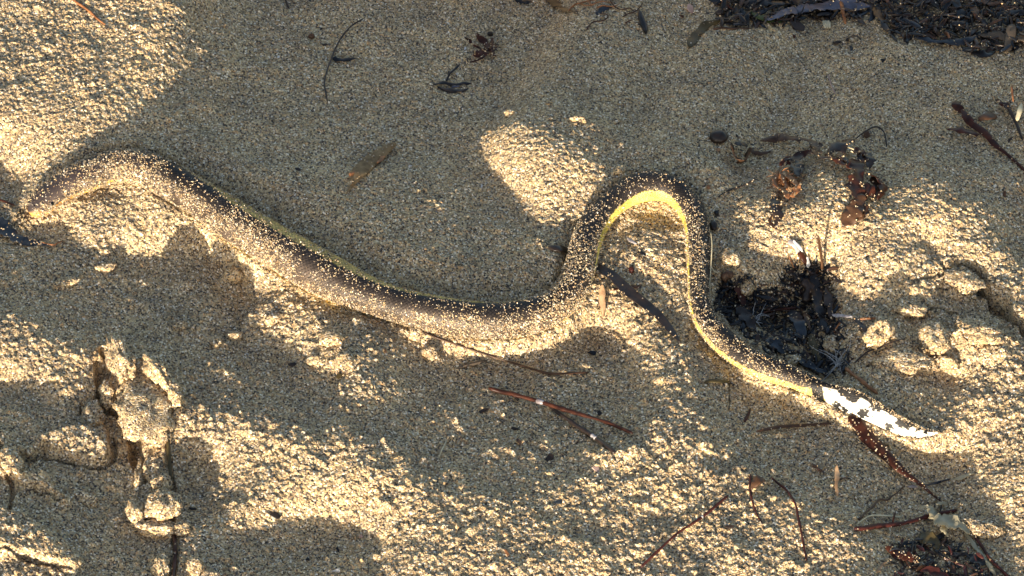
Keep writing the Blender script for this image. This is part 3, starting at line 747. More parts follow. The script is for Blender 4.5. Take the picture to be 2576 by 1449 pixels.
clod(1285, 285, 15, 11, 9, 0, 'crumb at the top corner of the sunlit patch left of the loop', sub=I3, group=G3)
clod(1455, 300, 18, 11, 10, 0, 'crumb in the shade above the sunlit patch left of the loop', sub=I3, group=G3)
clod(1549, 306, 10, 8, 7, 0, 'single sunlit crumb above the top of the loop', sub=I3, group=G3)
clod(1382, 262, 8, 6, 6, 0, 'tiny sunlit crumb highest above the sunlit patch', sub=I3, group=G3)
clod(1560, 428, 20, 11, 10, 25, 'crumb of sand touching the top of the loop', sub=I3, group=G3)
G4 = 'clods of crust right of the weed pit'
clod(2212, 838, 26, 46, 30, -30, 'upright block of sand at the right edge of the weed pit', group=G4)
clod(2352, 850, 28, 44, 20, 20, 'sunlit sand clod right of the upright block', group=G4)
clod(2382, 912, 26, 13, 16, -20, 'angular sunlit clod over a dark gap near the tail', group=G4)
clod(2425, 705, 44, 34, 14, -30, 'sunlit slab of crust beside the dark diagonal crack', group=G4)
clod(2285, 775, 40, 22, 14, -20, 'sunlit ridge of crust above the upright block', group=G4)
clod(2275, 905, 62, 34, 8, 0, 'broad shaded clod of sand between the white tuft and the crack', group=G4)
clod(2470, 840, 52, 30, 16, -30, 'sunlit lump of crust below the dark diagonal crack', group=G4)
clod(1838, 650, 22, 28, 14, 10, 'shaded lump of sand above the rolled leaf', sub=I3, group=G4)
clod(1880, 722, 18, 20, 14, 0, 'sunlit lump of sand at the left end of the sandy twig', sub=I3, group=G4)
clod(2092, 868, 20, 26, 16, 0, 'grey lump of sand at the right wall of the pit', sub=I3, group=G4)
clod(1990, 905, 22, 13, 10, 0, 'grey lump of sand on the pit edge touching the snake', sub=I3, group=G4)
clod(2478, 1330, 44, 30, 16, -10, 'sunlit slab of sand right of the pale frilly weed', group=G4)

# ------------------------------------------------------------------ top left and middle: twigs and scraps in the shade
stem('twig', [(168,-16),(186,0),(220,24),(243,45),(265,62)], 4.2, 'orange', 'orange jointed twig on sunlit sand above the head of the snake', r1=3, nodes_=4)
stem('weed_twig', [(914,47,2),(883,66,2),(859,94,1),(844,121,1),(832,152,1),(822,180),(816,211),(820,234),(824,258)], 2.6, 'dark', 'long thin dark stem curved like a bow on shaded sand', 'stem', r1=1.8)
blade('leaf_shard', [(836,146),(850,150),(870,150),(896,146)], [16, 15, 9, 4], 'black', 'black pointed shard touching the bow-shaped stem', 'leaf', lift=1.2, thick=.8)
pebble('seed', 784, 91, 9, 9, 7, 'brown', 'round brown seed left of the bow-shaped stem')
chip('scrap', 809, 72, 9, 13, 20, 'black', 'small black scrap above the round brown seed')
chip('scrap', 815, 113, 20, 7, 20, 'dark', 'small dark scrap below the round brown seed')
stem('root_fibre', [(836,172),(856,174),(875,176),(886,184),(898,184),(910,180),(918,181)], 1.3, 'straw', 'pale branching root fibre below the black shard', 'fibre')
stem('grass_fibre', [(628,278),(640,265),(660,259),(690,256),(722,254)], 1.4, 'straw', 'pale curved grass fibre above the neck of the snake', 'fibre', r1=.8)
stem('twig', [(716,-8),(722,8),(727,22)], 2.6, 'dark', 'short dark twig above the pale grass fibre')
chip('leaf_shard', 750, 426, 24, 10, -30, 'dark', 'faint dark leaf scrap between the grass fibre and the yellow flank', 'leaf')
chip('leaf_shard', 771, 445, 8, 16, 20, 'dark', 'narrow dark scrap beside the faint leaf scrap', 'leaf')
t = thing('bark_chip', 'flat brown chip of bark lying in the shade above the snake', 'bark', 930, 420)
blade('bark', [(993,362,1),(965,380,1),(935,402,1),(905,435),(884,466)], [15, 34, 40, 34, 16], 'bark', parent=t, thick=2.6, lift=1.4, camber=.25, jit=.22, sp=40, base=.8, tip=.4)
blade('bark_flake', [(966,392,2),(958,402,2),(948,410,1)], [9, 12, 5], 'orange', parent=t, thick=.8, lift=2.5)
blade('bark_flake', [(892,432,1),(882,438,1),(878,444)], [8, 12, 6], 'orange', parent=t, thick=.8, lift=1.6)
blade('bark_flake', [(890,462),(880,474),(871,486)], [14, 10, 4], 'bark', parent=t, thick=.8, lift=.8)
t = thing('red_alga', 'tuft of dark red alga blades on shaded sand', 'seaweed', 1220, 115)
for pts, w in [([(1228,128),(1222,110),(1206,96),(1196,84)], [16, 14, 8]), ([(1228,128),(1236,108),(1240,94)], [18, 16, 8]), ([(1232,130),(1246,118),(1254,104)], [14, 12, 6]),
               ([(1226,130),(1208,122),(1188,112)], [10, 7, 4]), ([(1228,132),(1206,136),(1190,140)], [20, 18, 8]), ([(1226,136),(1204,150),(1182,158)], [9, 6, 3]),
               ([(1236,134),(1248,140),(1252,138)], [14, 12, 6]), ([(1186,108),(1176,98),(1168,94)], [8, 7, 4]), ([(1214,126),(1232,120),(1244,124)], [22, 24, 14])]:
    blade('frond', pts, w, 'redbrown', parent=t, lift=2.6, camber=.4, jit=.3, twist=30, thick=.3, sp=8)
pebble('bladder', 1233, 85, 8, 8, 7, 'dark', parent=t)
t = thing('weed_tangle', 'black twig and leaf tangle with a blue shell glint on shaded sand', 'seaweed', 1140, 210)
stem('stem', [(1156,162,1),(1144,174,1),(1132,184,1),(1126,196),(1122,206)], 4, 'black', parent=t, r1=3)
stem('stem', [(1129,178,1),(1128,190),(1124,204)], 2.5, 'black', parent=t)
blade('leaf', [(1092,213),(1112,208),(1140,212),(1168,209),(1187,211)], [8, 12, 9, 10, 5], 'black', parent=t, lift=1.4, thick=.7)
blade('leaf', [(1110,222),(1130,226),(1156,228),(1178,224)], [9, 12, 12, 6], 'dark', parent=t, lift=1.2, thick=.7)
blade('leaf', [(1100,218),(1124,230),(1150,233)], [6, 7, 4], 'black', parent=t)
chip('shell_flake', 1147, 217, 24, 9, 10, 'greyblue', parent=t, lift=1.4)
for i, (x, y, c) in enumerate([(1537,121,'white chip of shell alone in the shade right of the red alga'), (1031,418,'white chip of shell right of the bark chip'), (1170,122,'tiny white chip beside the red alga tuft'),
    (1150,186,'tiny pale chip beside the black twig tangle'), (1297,425,'tiny white chip left of the sunlit patch edge'), (800,243,'pale chip of shell left of the foot of the bow-shaped stem'), (700,143,'pale scatter chip left of the black shard'),
    (1212,468,'pale chip in the shade below the sunlit patch corner'), (1932,423,'tiny white chip near the cup leaf')]):
    chip('shell_chip', x, y, 7, 13, 70 + 40 * i, 'white', c, 'shell', thick=.6)
# ------------------------------------------------------------------ top middle: root tangle at the edge of the weed heap
t = thing('root_tangle', 'orange and red-brown rootlets at the left end of the weed heap', 'roots', 1520, 20)
for pts, m in [([(1430,27),(1440,16),(1453,8),(1470,13),(1488,12),(1510,4),(1540,6)], 'orange'), ([(1488,14),(1482,4),(1476,-8)], 'orange'), ([(1450,10),(1480,2),(1520,-4),(1580,-6)], 'orange'),
    ([(1476,74),(1484,62),(1492,55),(1506,53),(1519,51),(1530,42),(1524,35),(1508,35)], 'redbrown'), ([(1566,43),(1582,34),(1598,29),(1610,18),(1617,6)], 'redbrown'), ([(1572,58),(1584,52),(1592,50)], 'redbrown'),
    ([(1535,2),(1548,18),(1566,24),(1584,20),(1596,30)], 'redbrown'), ([(1500,20),(1516,14),(1540,16),(1560,10)], 'orange')]:
    stem('rootlet', pts, 2.3, m, parent=t, r1=1.2, lift=1.2)
blade('seed_pod', [(1608,28),(1614,48),(1622,68),(1625,84)], [10, 17, 17, 9], 'black', 'black elongated pod right of the orange rootlets', 'pod', thick=3.2, lift=1.5)
blade('leaf_strap', [(1296,-2),(1316,4),(1338,3)], [14, 16, 8], 'black', 'black strap end left of the orange rootlets', 'seaweed')
blade('leaf_strap', [(1380,-6),(1400,12),(1425,26),(1456,29)], [24, 28, 18, 6], 'black', 'black strap under the left end of the orange rootlets', 'seaweed', lift=1)
blade('leaf_strap', [(1500,36),(1518,22),(1542,16)], [14, 16, 8], 'blueblack', 'short blue-black strap under the red-brown rootlets', 'seaweed')
# ------------------------------------------------------------------ the weed heap at the top right
G = 'straps and leaves of the weed heap'
blade('olive_weed', [(1733,118),(1748,92),(1766,72),(1790,58),(1814,52)], [14, 26, 30, 26, 14], 'olive', 'grey-olive blade sticking out of the left side of the weed heap', group=G, thick=.8, lift=1.5, sp=12)
pebble('seed_pod', 1811, 32, 13, 9, 9, 'dark', 'dark rounded pod at the left side of the weed heap', 'pod')
chip('leaf_shard', 1737, 22, 26, 26, 0, 'pink', 'pinkish leaf shard left of the weed heap', 'leaf', tilt=25, lift=1.4)
chip('leaf_shard', 1712, 42, 24, 10, 0, 'redbrown', 'small red-brown shard below the pinkish leaf shard', 'leaf')
blade('leaf', [(1893,-12,3),(1902,8,2),(1912,34)], [26, 26, 10], 'brown', 'upright brown leaf behind the green leaf of the heap', 'leaf', thick=.5)
stem('twig', [(1800,-5,2),(1830,14,2),(1854,29,1),(1898,47)], 2.6, 'redbrown', 'thin red-brown twig lying across the left of the weed heap')
stem('weed_twig', [(1794,73),(1820,70),(1845,72),(1889,71)], 4.5, 'brown', 'brown stem along the lower edge of the weed heap', 'stem', r1=3)
blade('green_leaf', [(1886,26,2),(1905,40,2),(1930,48,1),(1968,56)], [12, 20, 18, 6], 'green', 'olive green leaf lying on the weed heap', 'leaf', lift=1.5)
blade('blue_strap', [(1930,50,2),(1970,34,3),(2020,22,4),(2080,14,4),(2140,14,3),(2190,16,2)], [14, 26, 32, 36, 38, 30], 'greyblue', 'broad grey-blue strap across the weed heap', group=G, thick=.9, lift=2, sp=30)
blade('dark_strap', [(1860,10,1),(1930,6,2),(2010,4,2),(2080,-8,2)], [22, 26, 26, 22], 'black', 'black strap behind the broad grey-blue strap', group=G, lift=1, thick=.7)
chip('leaf_plate', 2006, 64, 46, 40, -10, 'dark', 'dark square leaf plate below the grey-blue strap', 'leaf', tilt=22, lift=2)
t = thing('shell_piece', 'pale ribbed shell piece below the grey-blue strap', 'shell', 2079, 62)
for k in range(3): blade('rib', [(2071 + 6 * k, 52, 1), (2074 + 6 * k, 62, 1), (2078 + 5 * k, 72)], [8, 10, 5], 'straw', parent=t, lift=1.4, thick=.8)
stem('weed_twig', [(2112,-8,5),(2118,14,5),(2122,34,3),(2127,60)], 5.5, 'orange', 'orange stem standing in front of the grey-blue strap', 'stem', r1=5)
blade('dark_strap', [(2198,16,2),(2212,42,2),(2232,74,1),(2258,104)], [14, 22, 20, 8], 'black', 'black strap running down the right side of the pale sand hump', group=G, thick=.7, lift=1.2)
blade('dark_strap', [(2186,10,2),(2196,34,1),(2186,56)], [22, 18, 8], 'blueblack', 'blue-black strap end beside the orange stem', group=G)
blade('blue_black_strap', [(2300,90,1),(2335,100,2),(2370,104,2),(2420,104,2),(2466,88,1)], [8, 16, 20, 20, 12], 'blueblack', 'blue-black strap below the sand in the weed heap', group=G, lift=1.5, thick=.7, sp=8)
blade('brown_strap', [(2462,88,2),(2495,88,3),(2530,92,3),(2590,97,2)], [16, 22, 22, 20], 'greybrown', 'grey-brown strap running out to the right of the heap', group=G, lift=1.5, thick=.8)
blade('wood_slip', [(2546,62,5),(2543,84,4),(2538,108,2),(2532,130)], [22, 28, 30, 24], 'greybrown', 'flat grey-brown wood slip leaning at the right end of the heap', 'wood', thick=1.2, lift=1.5, jit=.08)
blade('brown_strap', [(2446,16,2),(2458,36,2),(2470,56,1),(2488,74)], [18, 22, 18, 8], 'brown', 'brown curled strap above the grey-brown strap', group=G, lift=1.5)
blade('brown_strap', [(2470,0,3),(2490,10,3),(2520,6,2)], [14, 18, 10], 'brown', 'short brown strap at the top of the heap', group=G, lift=1.5)
blade('dark_strap', [(2400,-10,2),(2412,20,2),(2420,50,1),(2440,80)], [24, 28, 24, 12], 'black', 'wide black strap left of the brown curled strap', group=G, lift=1.2)
blade('dark_strap', [(2254,20,2),(2262,34,2),(2258,52)], [18, 22, 12], 'blueblack', 'short blue-black strap behind the pale sand hump', group=G)
blade('dark_strap', [(2240,62,2),(2256,50,2),(2296,44,1),(2310,42)], [8, 16, 16, 8], 'blueblack', 'blue-black strap under the sand in the middle of the heap', group=G)
blade('dark_strap', [(2500,40,3),(2540,30,3),(2590,34,2)], [16, 22, 18], 'black', 'black strap over the top of the wood slip', group=G)
blade('dark_strap', [(2560,60,3),(2578,80,2),(2600,90,2)], [20, 24, 18], 'blueblack', 'blue-black strap right of the wood slip', group=G)
blade('dark_strap', [(2420,120,1),(2446,128,1),(2480,136,1),(2506,128)], [12, 24, 22, 10], 'black', 'black strap end at the foot of the wood slip', group=G)
blade('dark_strap', [(1840,20,1),(1866,36,2),(1884,56,1)], [18, 24, 12], 'black', 'black strap between the dark pod and the green leaf', group=G)
blade('dark_strap', [(1820,54,1),(1850,58,1),(1884,60,1)], [14, 18, 10], 'black', 'black strap above the brown stem of the heap', group=G)
blade('leaf_strap', [(2150,40,1),(2164,52,1),(2178,62)], [12, 14, 6], 'dark', 'dark scrap right of the orange stem', group=G)
chip('scrap', 1997, 91, 10, 14, 60, 'redbrown', 'small red scrap below the dark square leaf plate')
blade('curled_leaf', [(2130,104),(2138,94,2),(2156,92,3),(2166,100,1)], [12, 18, 16, 8], 'dark', 'curled dark leaf on the sand hump below the orange stem', 'leaf', camber=.5, tilt=25)
blade('leaf_shard', [(2096,108),(2106,106,1),(2116,104)], [7, 12, 5], 'dark', 'little dark pod left of the curled dark leaf', 'leaf', thick=1.5)
blade('leaf_shard', [(2136,114),(2142,120),(2140,128)], [7, 9, 4], 'black', 'black crumb of weed below the curled dark leaf', 'leaf')
chip('scrap', 2221, 153, 12, 16, 40, 'black', 'black scrap alone below the weed heap')
stem('twig', [(2083,186),(2087,200),(2092,216),(2101,237)], 1.8, 'pink', 'thin pinkish twig alone on shaded sand below the heap')
def litter(name, region, n, label, mats, zlift, size=(14, 34)):
    """torn scraps of dead weed packed together"""
    r_ = np.random.default_rng(len(label)); vs_, fs_, cs_, off = [], [], [], 0
    xs = [p[0] for p in region]; ys = [p[1] for p in region]; made = 0
    while made < n:
        x, y = r_.uniform(min(xs), max(xs)), r_.uniform(min(ys), max(ys))
        if not inpoly(np.array([x]), np.array([y]), region)[0]: continue
        made += 1
        c0 = P(x, y, 0); a = r_.uniform(0, 6.28); L = r_.uniform(*size) * MPP; w = r_.uniform(.12, .4) * L
        d = np.array([math.cos(a), math.sin(a), r_.normal(0, .14)]); bow = r_.normal(0, .25, 3) * L
        s_ = np.linspace(-.5, .5, 7)[:, None]
        c = c0 + d * L * s_ + bow * (.25 - s_ ** 2); c[:, 2] = np.maximum(c[:, 2] + abs(r_.normal(0, zlift)), hz(c[:, 0], c[:, 1]) + .0003)
        v, f, _ = loft(c, w * .5 * np.sqrt(np.clip(1 - (s_[:, 0] * 1.9) ** 2, .03, 1)), np.full(7, .00018), r_.normal(0, .5), 6, r_.uniform(-.3, .3))
        vs_.append(v); fs_.append([q + off for q in f]); off += len(v)
        k = r_.choice(len(mats)); cs_.append(np.tile(np.array(mats[k]) * r_.uniform(.4, 1.1), (len(v), 1)))
    m, tr, b = nodes(name + '_mat'); at = tr.nodes.new('ShaderNodeVertexColor'); at.layer_name = 'tone'
    tr.links.new(at.outputs[0], b.inputs['Base Color']); b.inputs['Roughness'].default_value = .3; b.inputs['Specular IOR Level'].default_value = .3
    o = link_mesh(name, np.vstack(vs_), [np.vstack([q[0] for q in fs_]), np.vstack([q[1] for q in fs_])], m, attr={'tone': np.vstack(cs_)})
    specks(np.vstack(vs_).reshape(-1, 6, 3), n // 2)
    return tag(o, label, 'seaweed', kind='stuff')
DK = [(.008, .008, .010), (.014, .011, .010), (.014, .016, .021), (.030, .016, .010), (.009, .009, .011), (.045, .022, .013)]
litter('weed_litter', [(1780,-30),(2640,-30),(2640,110),(2530,130),(2440,135),(2400,112),(2300,100),(2255,95),(2205,25),(2150,50),(1960,62),(1880,70),(1800,72),(1820,40)], 1500,
       'mass of black torn weed forming the heap at the top right', DK + [(.05, .03, .02)], .0026, (18, 48))
litter('weed_litter', PIT, 1000, 'mass of wet black rotting weed filling the pit beside the snake', DK, .0016)
litter('weed_litter', [(2240,1370),(2330,1340),(2400,1360),(2460,1400),(2540,1480),(2240,1480)], 260, 'dark torn weed in the hollow below the pale frilly weed', DK + [(.07, .02, .015)], .0015)
# ------------------------------------------------------------------ right: pods, sprigs and leaves above the pit
pebble('seed_pod', 1808, 344, 25, 21, 16, 'dark', 'large round dark brown pod above the loop', 'pod', crease=.08, rough=.05)
chip('scrap', 1849, 340, 10, 20, 80, 'dark', 'thin dark scrap right of the round brown pod')
chip('scrap', 1805, 377, 16, 14, 0, 'tan', 'tan scrap just below the round brown pod')
t = thing('cup_leaf', 'brown leaf rolled into a cup with a long pointed tail', 'leaf', 1865, 385)
blade('cup', [(1842,362,2),(1846,385,3),(1862,404,2),(1880,392,3),(1884,372,3)], [26, 34, 38, 34, 22], 'brown', parent=t, tilt=65, lift=4, thick=.5, camber=.3)
blade('tail', [(1884,372,2),(1900,384,1),(1918,386,1),(1940,379)], [18, 16, 12, 3], 'brown', parent=t, lift=1.2)
blade('liner', [(1850,362,4),(1866,360,5),(1882,368,4)], [12, 18, 10], 'dark', parent=t, lift=2)
t = thing('seaweed_sprig', 'large red-brown seaweed sprig sprawling above the sunlit sand', 'seaweed', 2080, 390)
for pts, w, m, tl, tw in [
    ([(1913,354),(1935,350,1),(1956,346,1),(1980,346,2),(2002,348,2),(2022,350,2),(2040,358,2)], [8, 14, 16, 15, 17, 16, 12], 'brown', 0, 20),
    ([(2036,352,3),(2050,364,3),(2056,378,2),(2068,384,1)], [12, 20, 16, 9], 'brown', 15, 0),
    ([(2084,386,2),(2100,374,3),(2120,362,4),(2140,352,4),(2150,352,3)], [14, 24, 24, 24, 14], 'dark', 10, 15),
    ([(1962,416,1),(1978,406,2),(1998,400,2),(2024,386,2),(2060,382,2)], [8, 14, 16, 12, 8], 'redbrown', 0, 0),
    ([(2078,388,2),(2098,398,2),(2112,405,2),(2130,414,2),(2150,424,2)], [9, 13, 15, 14, 12], 'redbrown', 0, 20),
    ([(2148,400,4),(2156,418,4),(2158,441,4),(2152,467,3),(2158,490,2),(2164,505,1)], [20, 26, 24, 22, 30, 22], 'redbrown', 12, 25),
    ([(2166,488,2),(2162,506,2),(2150,528,2),(2136,548,1),(2118,572)], [16, 22, 28, 22, 5], 'brown', 10, -25),
    ([(2172,512,1),(2166,536,1),(2158,556)], [10, 22, 7], 'brown', 0, 0),
    ([(2178,436,3),(2200,444,4),(2220,462,4),(2216,486,3),(2206,504,1)], [10, 18, 18, 16, 7], 'redbrown', 40, 20),
    ([(2164,480,1),(2184,478,2),(2200,492,1)], [20, 24, 10], 'redbrown', 0, 0),
    ([(2156,398,3),(2176,400,3),(2190,410,2)], [20, 26, 14], 'dark', 0, 0),
    ([(2150,384,4),(2164,380,4),(2174,392,3)], [14, 18, 10], 'redbrown', 20, 0),
    ([(2010,404,1),(2006,420,1),(2012,440)], [14, 20, 10], 'dark', 0, 0)]:
    blade('frond', pts, [q * 1.75 for q in w], m, parent=t, tilt=tl, twist=tw, lift=4.5, camber=.35, jit=.16, thick=.6, sp=12)
for pts, w in [([(1990,396,2),(2000,416,3),(2008,446,2)], [18, 30, 14]), ([(2040,368,3),(2062,392,4),(2090,396,3)], [16, 24, 14]), ([(2176,384,4),(2188,398,5),(2184,424,3)], [18, 30, 16]), ([(2110,384,4),(2126,398,4),(2140,416,3)], [12, 20, 12]),
               ([(2196,444,3),(2206,470,3),(2196,500,1)], [16, 34, 20]), ([(1966,408,3),(1980,400,4),(2004,392,3)], [8, 16, 10])]:
    blade('frond', pts, w, 'dark', parent=t, lift=3.5, camber=.3, jit=.2, tilt=15, thick=.6, sp=6)
for pts in [[(2128,369,5),(2144,374,5),(2158,382,4)], [(2146,366,5),(2160,374,5),(2172,378,4)], [(2140,380,5),(2152,384,4)]]:
    stem('straw_bit', pts, 2, 'straw', parent=t)
stem('hooked_stem', [(2152,350,3),(2166,338,4),(2181,328,4),(2200,319,4),(2214,322,4),(2226,338,3),(2231,370,1)], 2.2, 'dark', parent=t, lift=1)
pebble('bladder', 2180, 338, 9, 11, 8, 'brown', parent=t)
t = thing('root_ball', 'orange fibrous root ball catching the sun right of the loop', 'roots', 1976, 461)
tuft('fibres', 1974, 458, 22, 130, 1.0, 'orange', None, 14, .8, parent=t)
tuft('fibres', 1990, 486, 16, 60, 1.0, 'tan', None, 10, .7, parent=t)
for pts, w in [([(1958,430,3),(1950,450,4),(1956,474,3)], [14, 20, 10]), ([(1972,436,6),(1992,452,6),(2010,470,4)], [12, 24, 8]), ([(1986,494,2),(2002,478,4),(2014,460,6)], [22, 28, 6]), ([(1960,470,4),(1974,482,5),(1984,500,2)], [16, 22, 10]), ([(1966,432,5),(1976,456,6),(1980,478,4)], [10, 18, 10]), ([(1962,426,3),(1972,416,4),(1978,408,4)], [6, 6, 3])]:
    blade('husk', pts, w, 'orange', parent=t, lift=3, camber=.4, tilt=20, sp=10)
blade('dark_leaf', [(1956,492,1),(1952,515,1),(1956,545,1),(1950,572)], [22, 34, 32, 10], 'dark', 'dark leaf under sand below the root ball', 'leaf', lift=1.2, sp=60)
blade('brown_leaf', [(1944,538,2),(1936,556,2),(1948,572,1),(1960,578)], [5, 8, 8, 4], 'brown', 'thin brown leaf edge left of the dark leaf', 'leaf', lift=1)
stem('twig', [(1901,450,3),(1880,462,2),(1858,471,1),(1830,480),(1803,497)], 2.6, 'dark', 'thin dark twig reaching from the root ball towards the loop', r1=1.4, sp=12)
chip('scrap', 1782, 469, 12, 16, 0, 'orange', 'small orange scrap at the shoulder of the loop')
pebble('seed', 1795, 568, 9, 14, 9, 'dark', 'dark oval seed touching the outside of the loop')
pebble('seed', 1802, 535, 6, 8, 6, 'black', 'small black seed outside the loop above the oval seed')
t = thing('seaweed_sprig', 'red-brown sprig with oval leaves and a long stem on shaded sand', 'seaweed', 2450, 310)
blade('bud', [(2424,284,3),(2412,270,4),(2404,260,4),(2418,256,3)], [12, 22, 22, 10], 'redbrown', parent=t, camber=.4, tilt=15)
blade('stem', [(2420,276,3),(2434,296,3),(2448,314,2),(2476,334,2),(2506,366,1),(2540,394),(2590,440)], [14, 22, 26, 18, 11, 9, 8], 'redbrown', parent=t, thick=1.2, lift=1.6, sp=20)
blade('leaf', [(2462,338,2),(2436,330,3),(2410,326,3),(2380,324,2)], [14, 24, 24, 6], 'redbrown', parent=t, lift=1.5, camber=.3, tilt=-15)
blade('leaf', [(2462,300,3),(2480,294,4),(2496,292,3),(2508,296,2)], [14, 24, 26, 14], 'brown', parent=t, lift=1.5, thick=2, camber=.2)
stem('tendril', [(2382,330),(2374,322,1),(2380,312,1),(2394,306,1)], 1.3, 'straw', parent=t)
t = thing('seaweed_sprig', 'sprig of crumpled brown leaves and a pale pod at the picture edge', 'seaweed', 2545, 290)
stem('stem', [(2545,216,6),(2547,236,5),(2549,256,4)], 2.8, 'orange', parent=t, lift=1)
blade('leaf', [(2508,250,3),(2522,258,4),(2540,276,4)], [14, 28, 20], 'redbrown', parent=t, camber=.5, tilt=15, jit=.4, sp=16)
stem('stem', [(2538,272,4),(2547,292,3),(2558,314,2),(2572,352,1)], 5, 'dark', parent=t, r1=3.5)
blade('pod', [(2570,262,4),(2564,282,4),(2558,304,2)], [8, 18, 10], 'straw', parent=t, thick=2, lift=2, tilt=-15)
stem('straw_bit', [(2510,244,4),(2524,256,5),(2532,266,4)], 1.7, 'straw', parent=t)
chip('scrap', 2526, 490, 9, 26, -8, 'brown', 'upright brown scrap on sand below the long-stemmed sprig', tilt=30)
chip('scrap', 2540, 352, 26, 12, 40, 'dark', 'dark scrap beside the crumpled sprig at the picture edge')
# ------------------------------------------------------------------ in and around the weed pit
blade('glassy_weed', [(1984,606,3),(1998,616,4),(2010,634,3)], [12, 18, 16], 'lilac', 'pale glossy broken blade standing above the pit', 'seaweed', tilt=-25, lift=1.5, thick=1)
blade('glassy_weed', [(1996,604,4),(2010,620,4),(2020,634,3)], [5, 7, 6], 'white', 'thin white sliver beside the pale glossy blade', 'seaweed', tilt=-20, lift=2, thick=.7)
blade('weed_strap', [(2010,634,3),(2022,650,3),(2036,672,1)], [18, 24, 14], 'redbrown', 'red-brown broken stalk below the pale glossy blade', 'seaweed', lift=1.6, thick=2)
blade('glassy_weed', [(2030,646,4),(2033,658,4),(2034,674,3)], [6, 9, 8], 'white', 'white sliver on the red-brown broken stalk', 'seaweed', tilt=20, lift=2, thick=.7)
stem('upright_stick', [(2068,690,0),(2068,664,8),(2065,640,14),(2061,612,22),(2058,592,28)], 4.5, 'brown', 'thin stick standing up out of the pit in the sun', 'stick', r1=3)
stem('twig', [(1984,644,2),(1992,662,1),(2003,686)], 1.8, 'orange', 'thin orange twig left of the red-brown broken stalk')
stem('sandy_twig', [(1899,722,2),(1925,716,3),(1950,717,3),(1974,724,2),(1997,732,1)], 3.6, 'brown', 'sand-covered twig lying over the top of the pit', 'twig', sp=160)
stem('red_twig', [(1905,791,2),(1930,784,3),(1956,779,3),(1985,776,3),(2017,773,2)], 3, 'redbrown', 'red stem across the middle of the pit', 'stem', r1=4, sp=4)
blade('brown_leaf', [(2026,700,3),(2036,722,4),(2030,744,3),(2020,758,2)], [20, 34, 30, 12], 'dark', 'glossy dark leaf with a bright glint in the pit', 'leaf', camber=.7, lift=2)
blade('lit_shard', [(2094,791,3),(2112,794,3),(2144,797,2)], [10, 13, 7], 'lilac', 'white shiny shard on the right wall of the pit', 'seaweed', lift=2, thick=.8)
stem('twig', [(2160,804,1),(2180,801,2),(2212,800,1)], 3.2, 'orange', 'short orange twig behind the upright block of sand', sp=8)
stem('twig', [(2128,926,2),(2148,944,2),(2168,958,1),(2186,974,1),(2208,990)], 5, 'orange', 'thick orange twig lying above the white tail', r1=4.4, nodes_=2)
tuft('white_tuft', 1894, 808, 20, 22, .9, 'white', 'small white branching tuft inside the weed pit', 4, cat='coralline tuft')
tuft('white_tuft', 2112, 919, 24, 30, .9, 'white', 'white feathery tuft at the end of the thick orange twig', 4, cat='coralline tuft')
blade('rolled_leaf', [(1814,700,3),(1828,690,5),(1846,688,3)], [24, 32, 16], 'brown', 'brown rolled leaf lying against the snake at the pit', 'leaf', camber=1.1, lift=3)
stem('yellow_fibre', [(1788,584,9),(1791,612,9),(1790,645,9),(1787,690,9),(1785,735,8),(1793,790,5)], 1.3, 'straw', 'long yellow fibre along the outer side of the snake', 'fibre')
stem('yellow_fibre', [(1788,655,6),(1790,672,6),(1800,684,5),(1812,684,4)], 1.1, 'straw', 'curled yellow fibre end by the rolled leaf', 'fibre')
stem('twig', [(2150,913,1),(2168,896,2),(2186,883,2),(2216,873,2),(2240,862,2),(2277,852,1)], 2.4, 'dark', 'crooked dark twig over the broad shaded clod')
stem('twig', [(2098,835,2),(2106,822,3),(2115,810,4)], 1.9, 'orange', 'tiny orange splinter at the right wall of the pit')
GP = 'black blades in the pit'
for pts, w, m, lb in [
    ([(2044,690,2),(2052,730,2),(2060,780,2),(2076,830,1)], [20, 30, 30, 14], 'black', 'long black blade hanging down the right wall of the pit'),
    ([(2078,720,3),(2086,760,3),(2090,800,2)], [12, 20, 10], 'dark', 'narrow dark blade beside the long black blade in the pit'),
    ([(1850,770,1),(1880,800,1),(1900,830)], [22, 34, 18], 'dark', 'broad dark leaf at the left of the pit by the snake'),
    ([(1990,780,2),(2010,810,2),(2022,850,1)], [20, 36, 16], 'blueblack', 'broad blue-black leaf in the middle of the pit'),
    ([(1930,850,1),(1955,866,1),(1975,890)], [18, 28, 12], 'blueblack', 'blue-black leaf at the bottom of the pit near the snake'),
    ([(2040,840,1),(2048,880,1),(2064,910)], [14, 22, 10], 'olive', 'olive brown blade at the bottom of the pit'),
    ([(2000,900,1),(2040,920,1),(2080,940)], [12, 18, 8], 'blueblack', 'blue-black strap along the lower edge of the pit'),
    ([(1900,740,1),(1930,748,1),(1966,744)], [14, 22, 10], 'black', 'black strap under the sand-covered twig'),
    ([(1850,720,1),(1866,744,1),(1870,772)], [16, 24, 12], 'redbrown', 'dull red leaf at the left wall of the pit'),
    ([(2016,776,2),(2030,800,2),(2036,830,1)], [10, 16, 8], 'brown', 'brown strap hanging from the end of the red stem'),
    ([(1990,690,2),(2010,700,2),(2026,716,1)], [16, 24, 12], 'black', 'black leaf at the top of the pit by the orange twig'),
    ([(2090,690,2),(2104,700,2),(2118,712,1)], [10, 18, 8], 'dark', 'dark leaf right of the foot of the upright stick'),
    ([(2150,800,1),(2170,822,1),(2186,840)], [14, 22, 10], 'dark', 'dark strap behind the upright block of sand')]:
    blade('weed_strap', pts, w, m, lb, 'seaweed', GP, lift=3, camber=.3, jit=.2, sp=10)
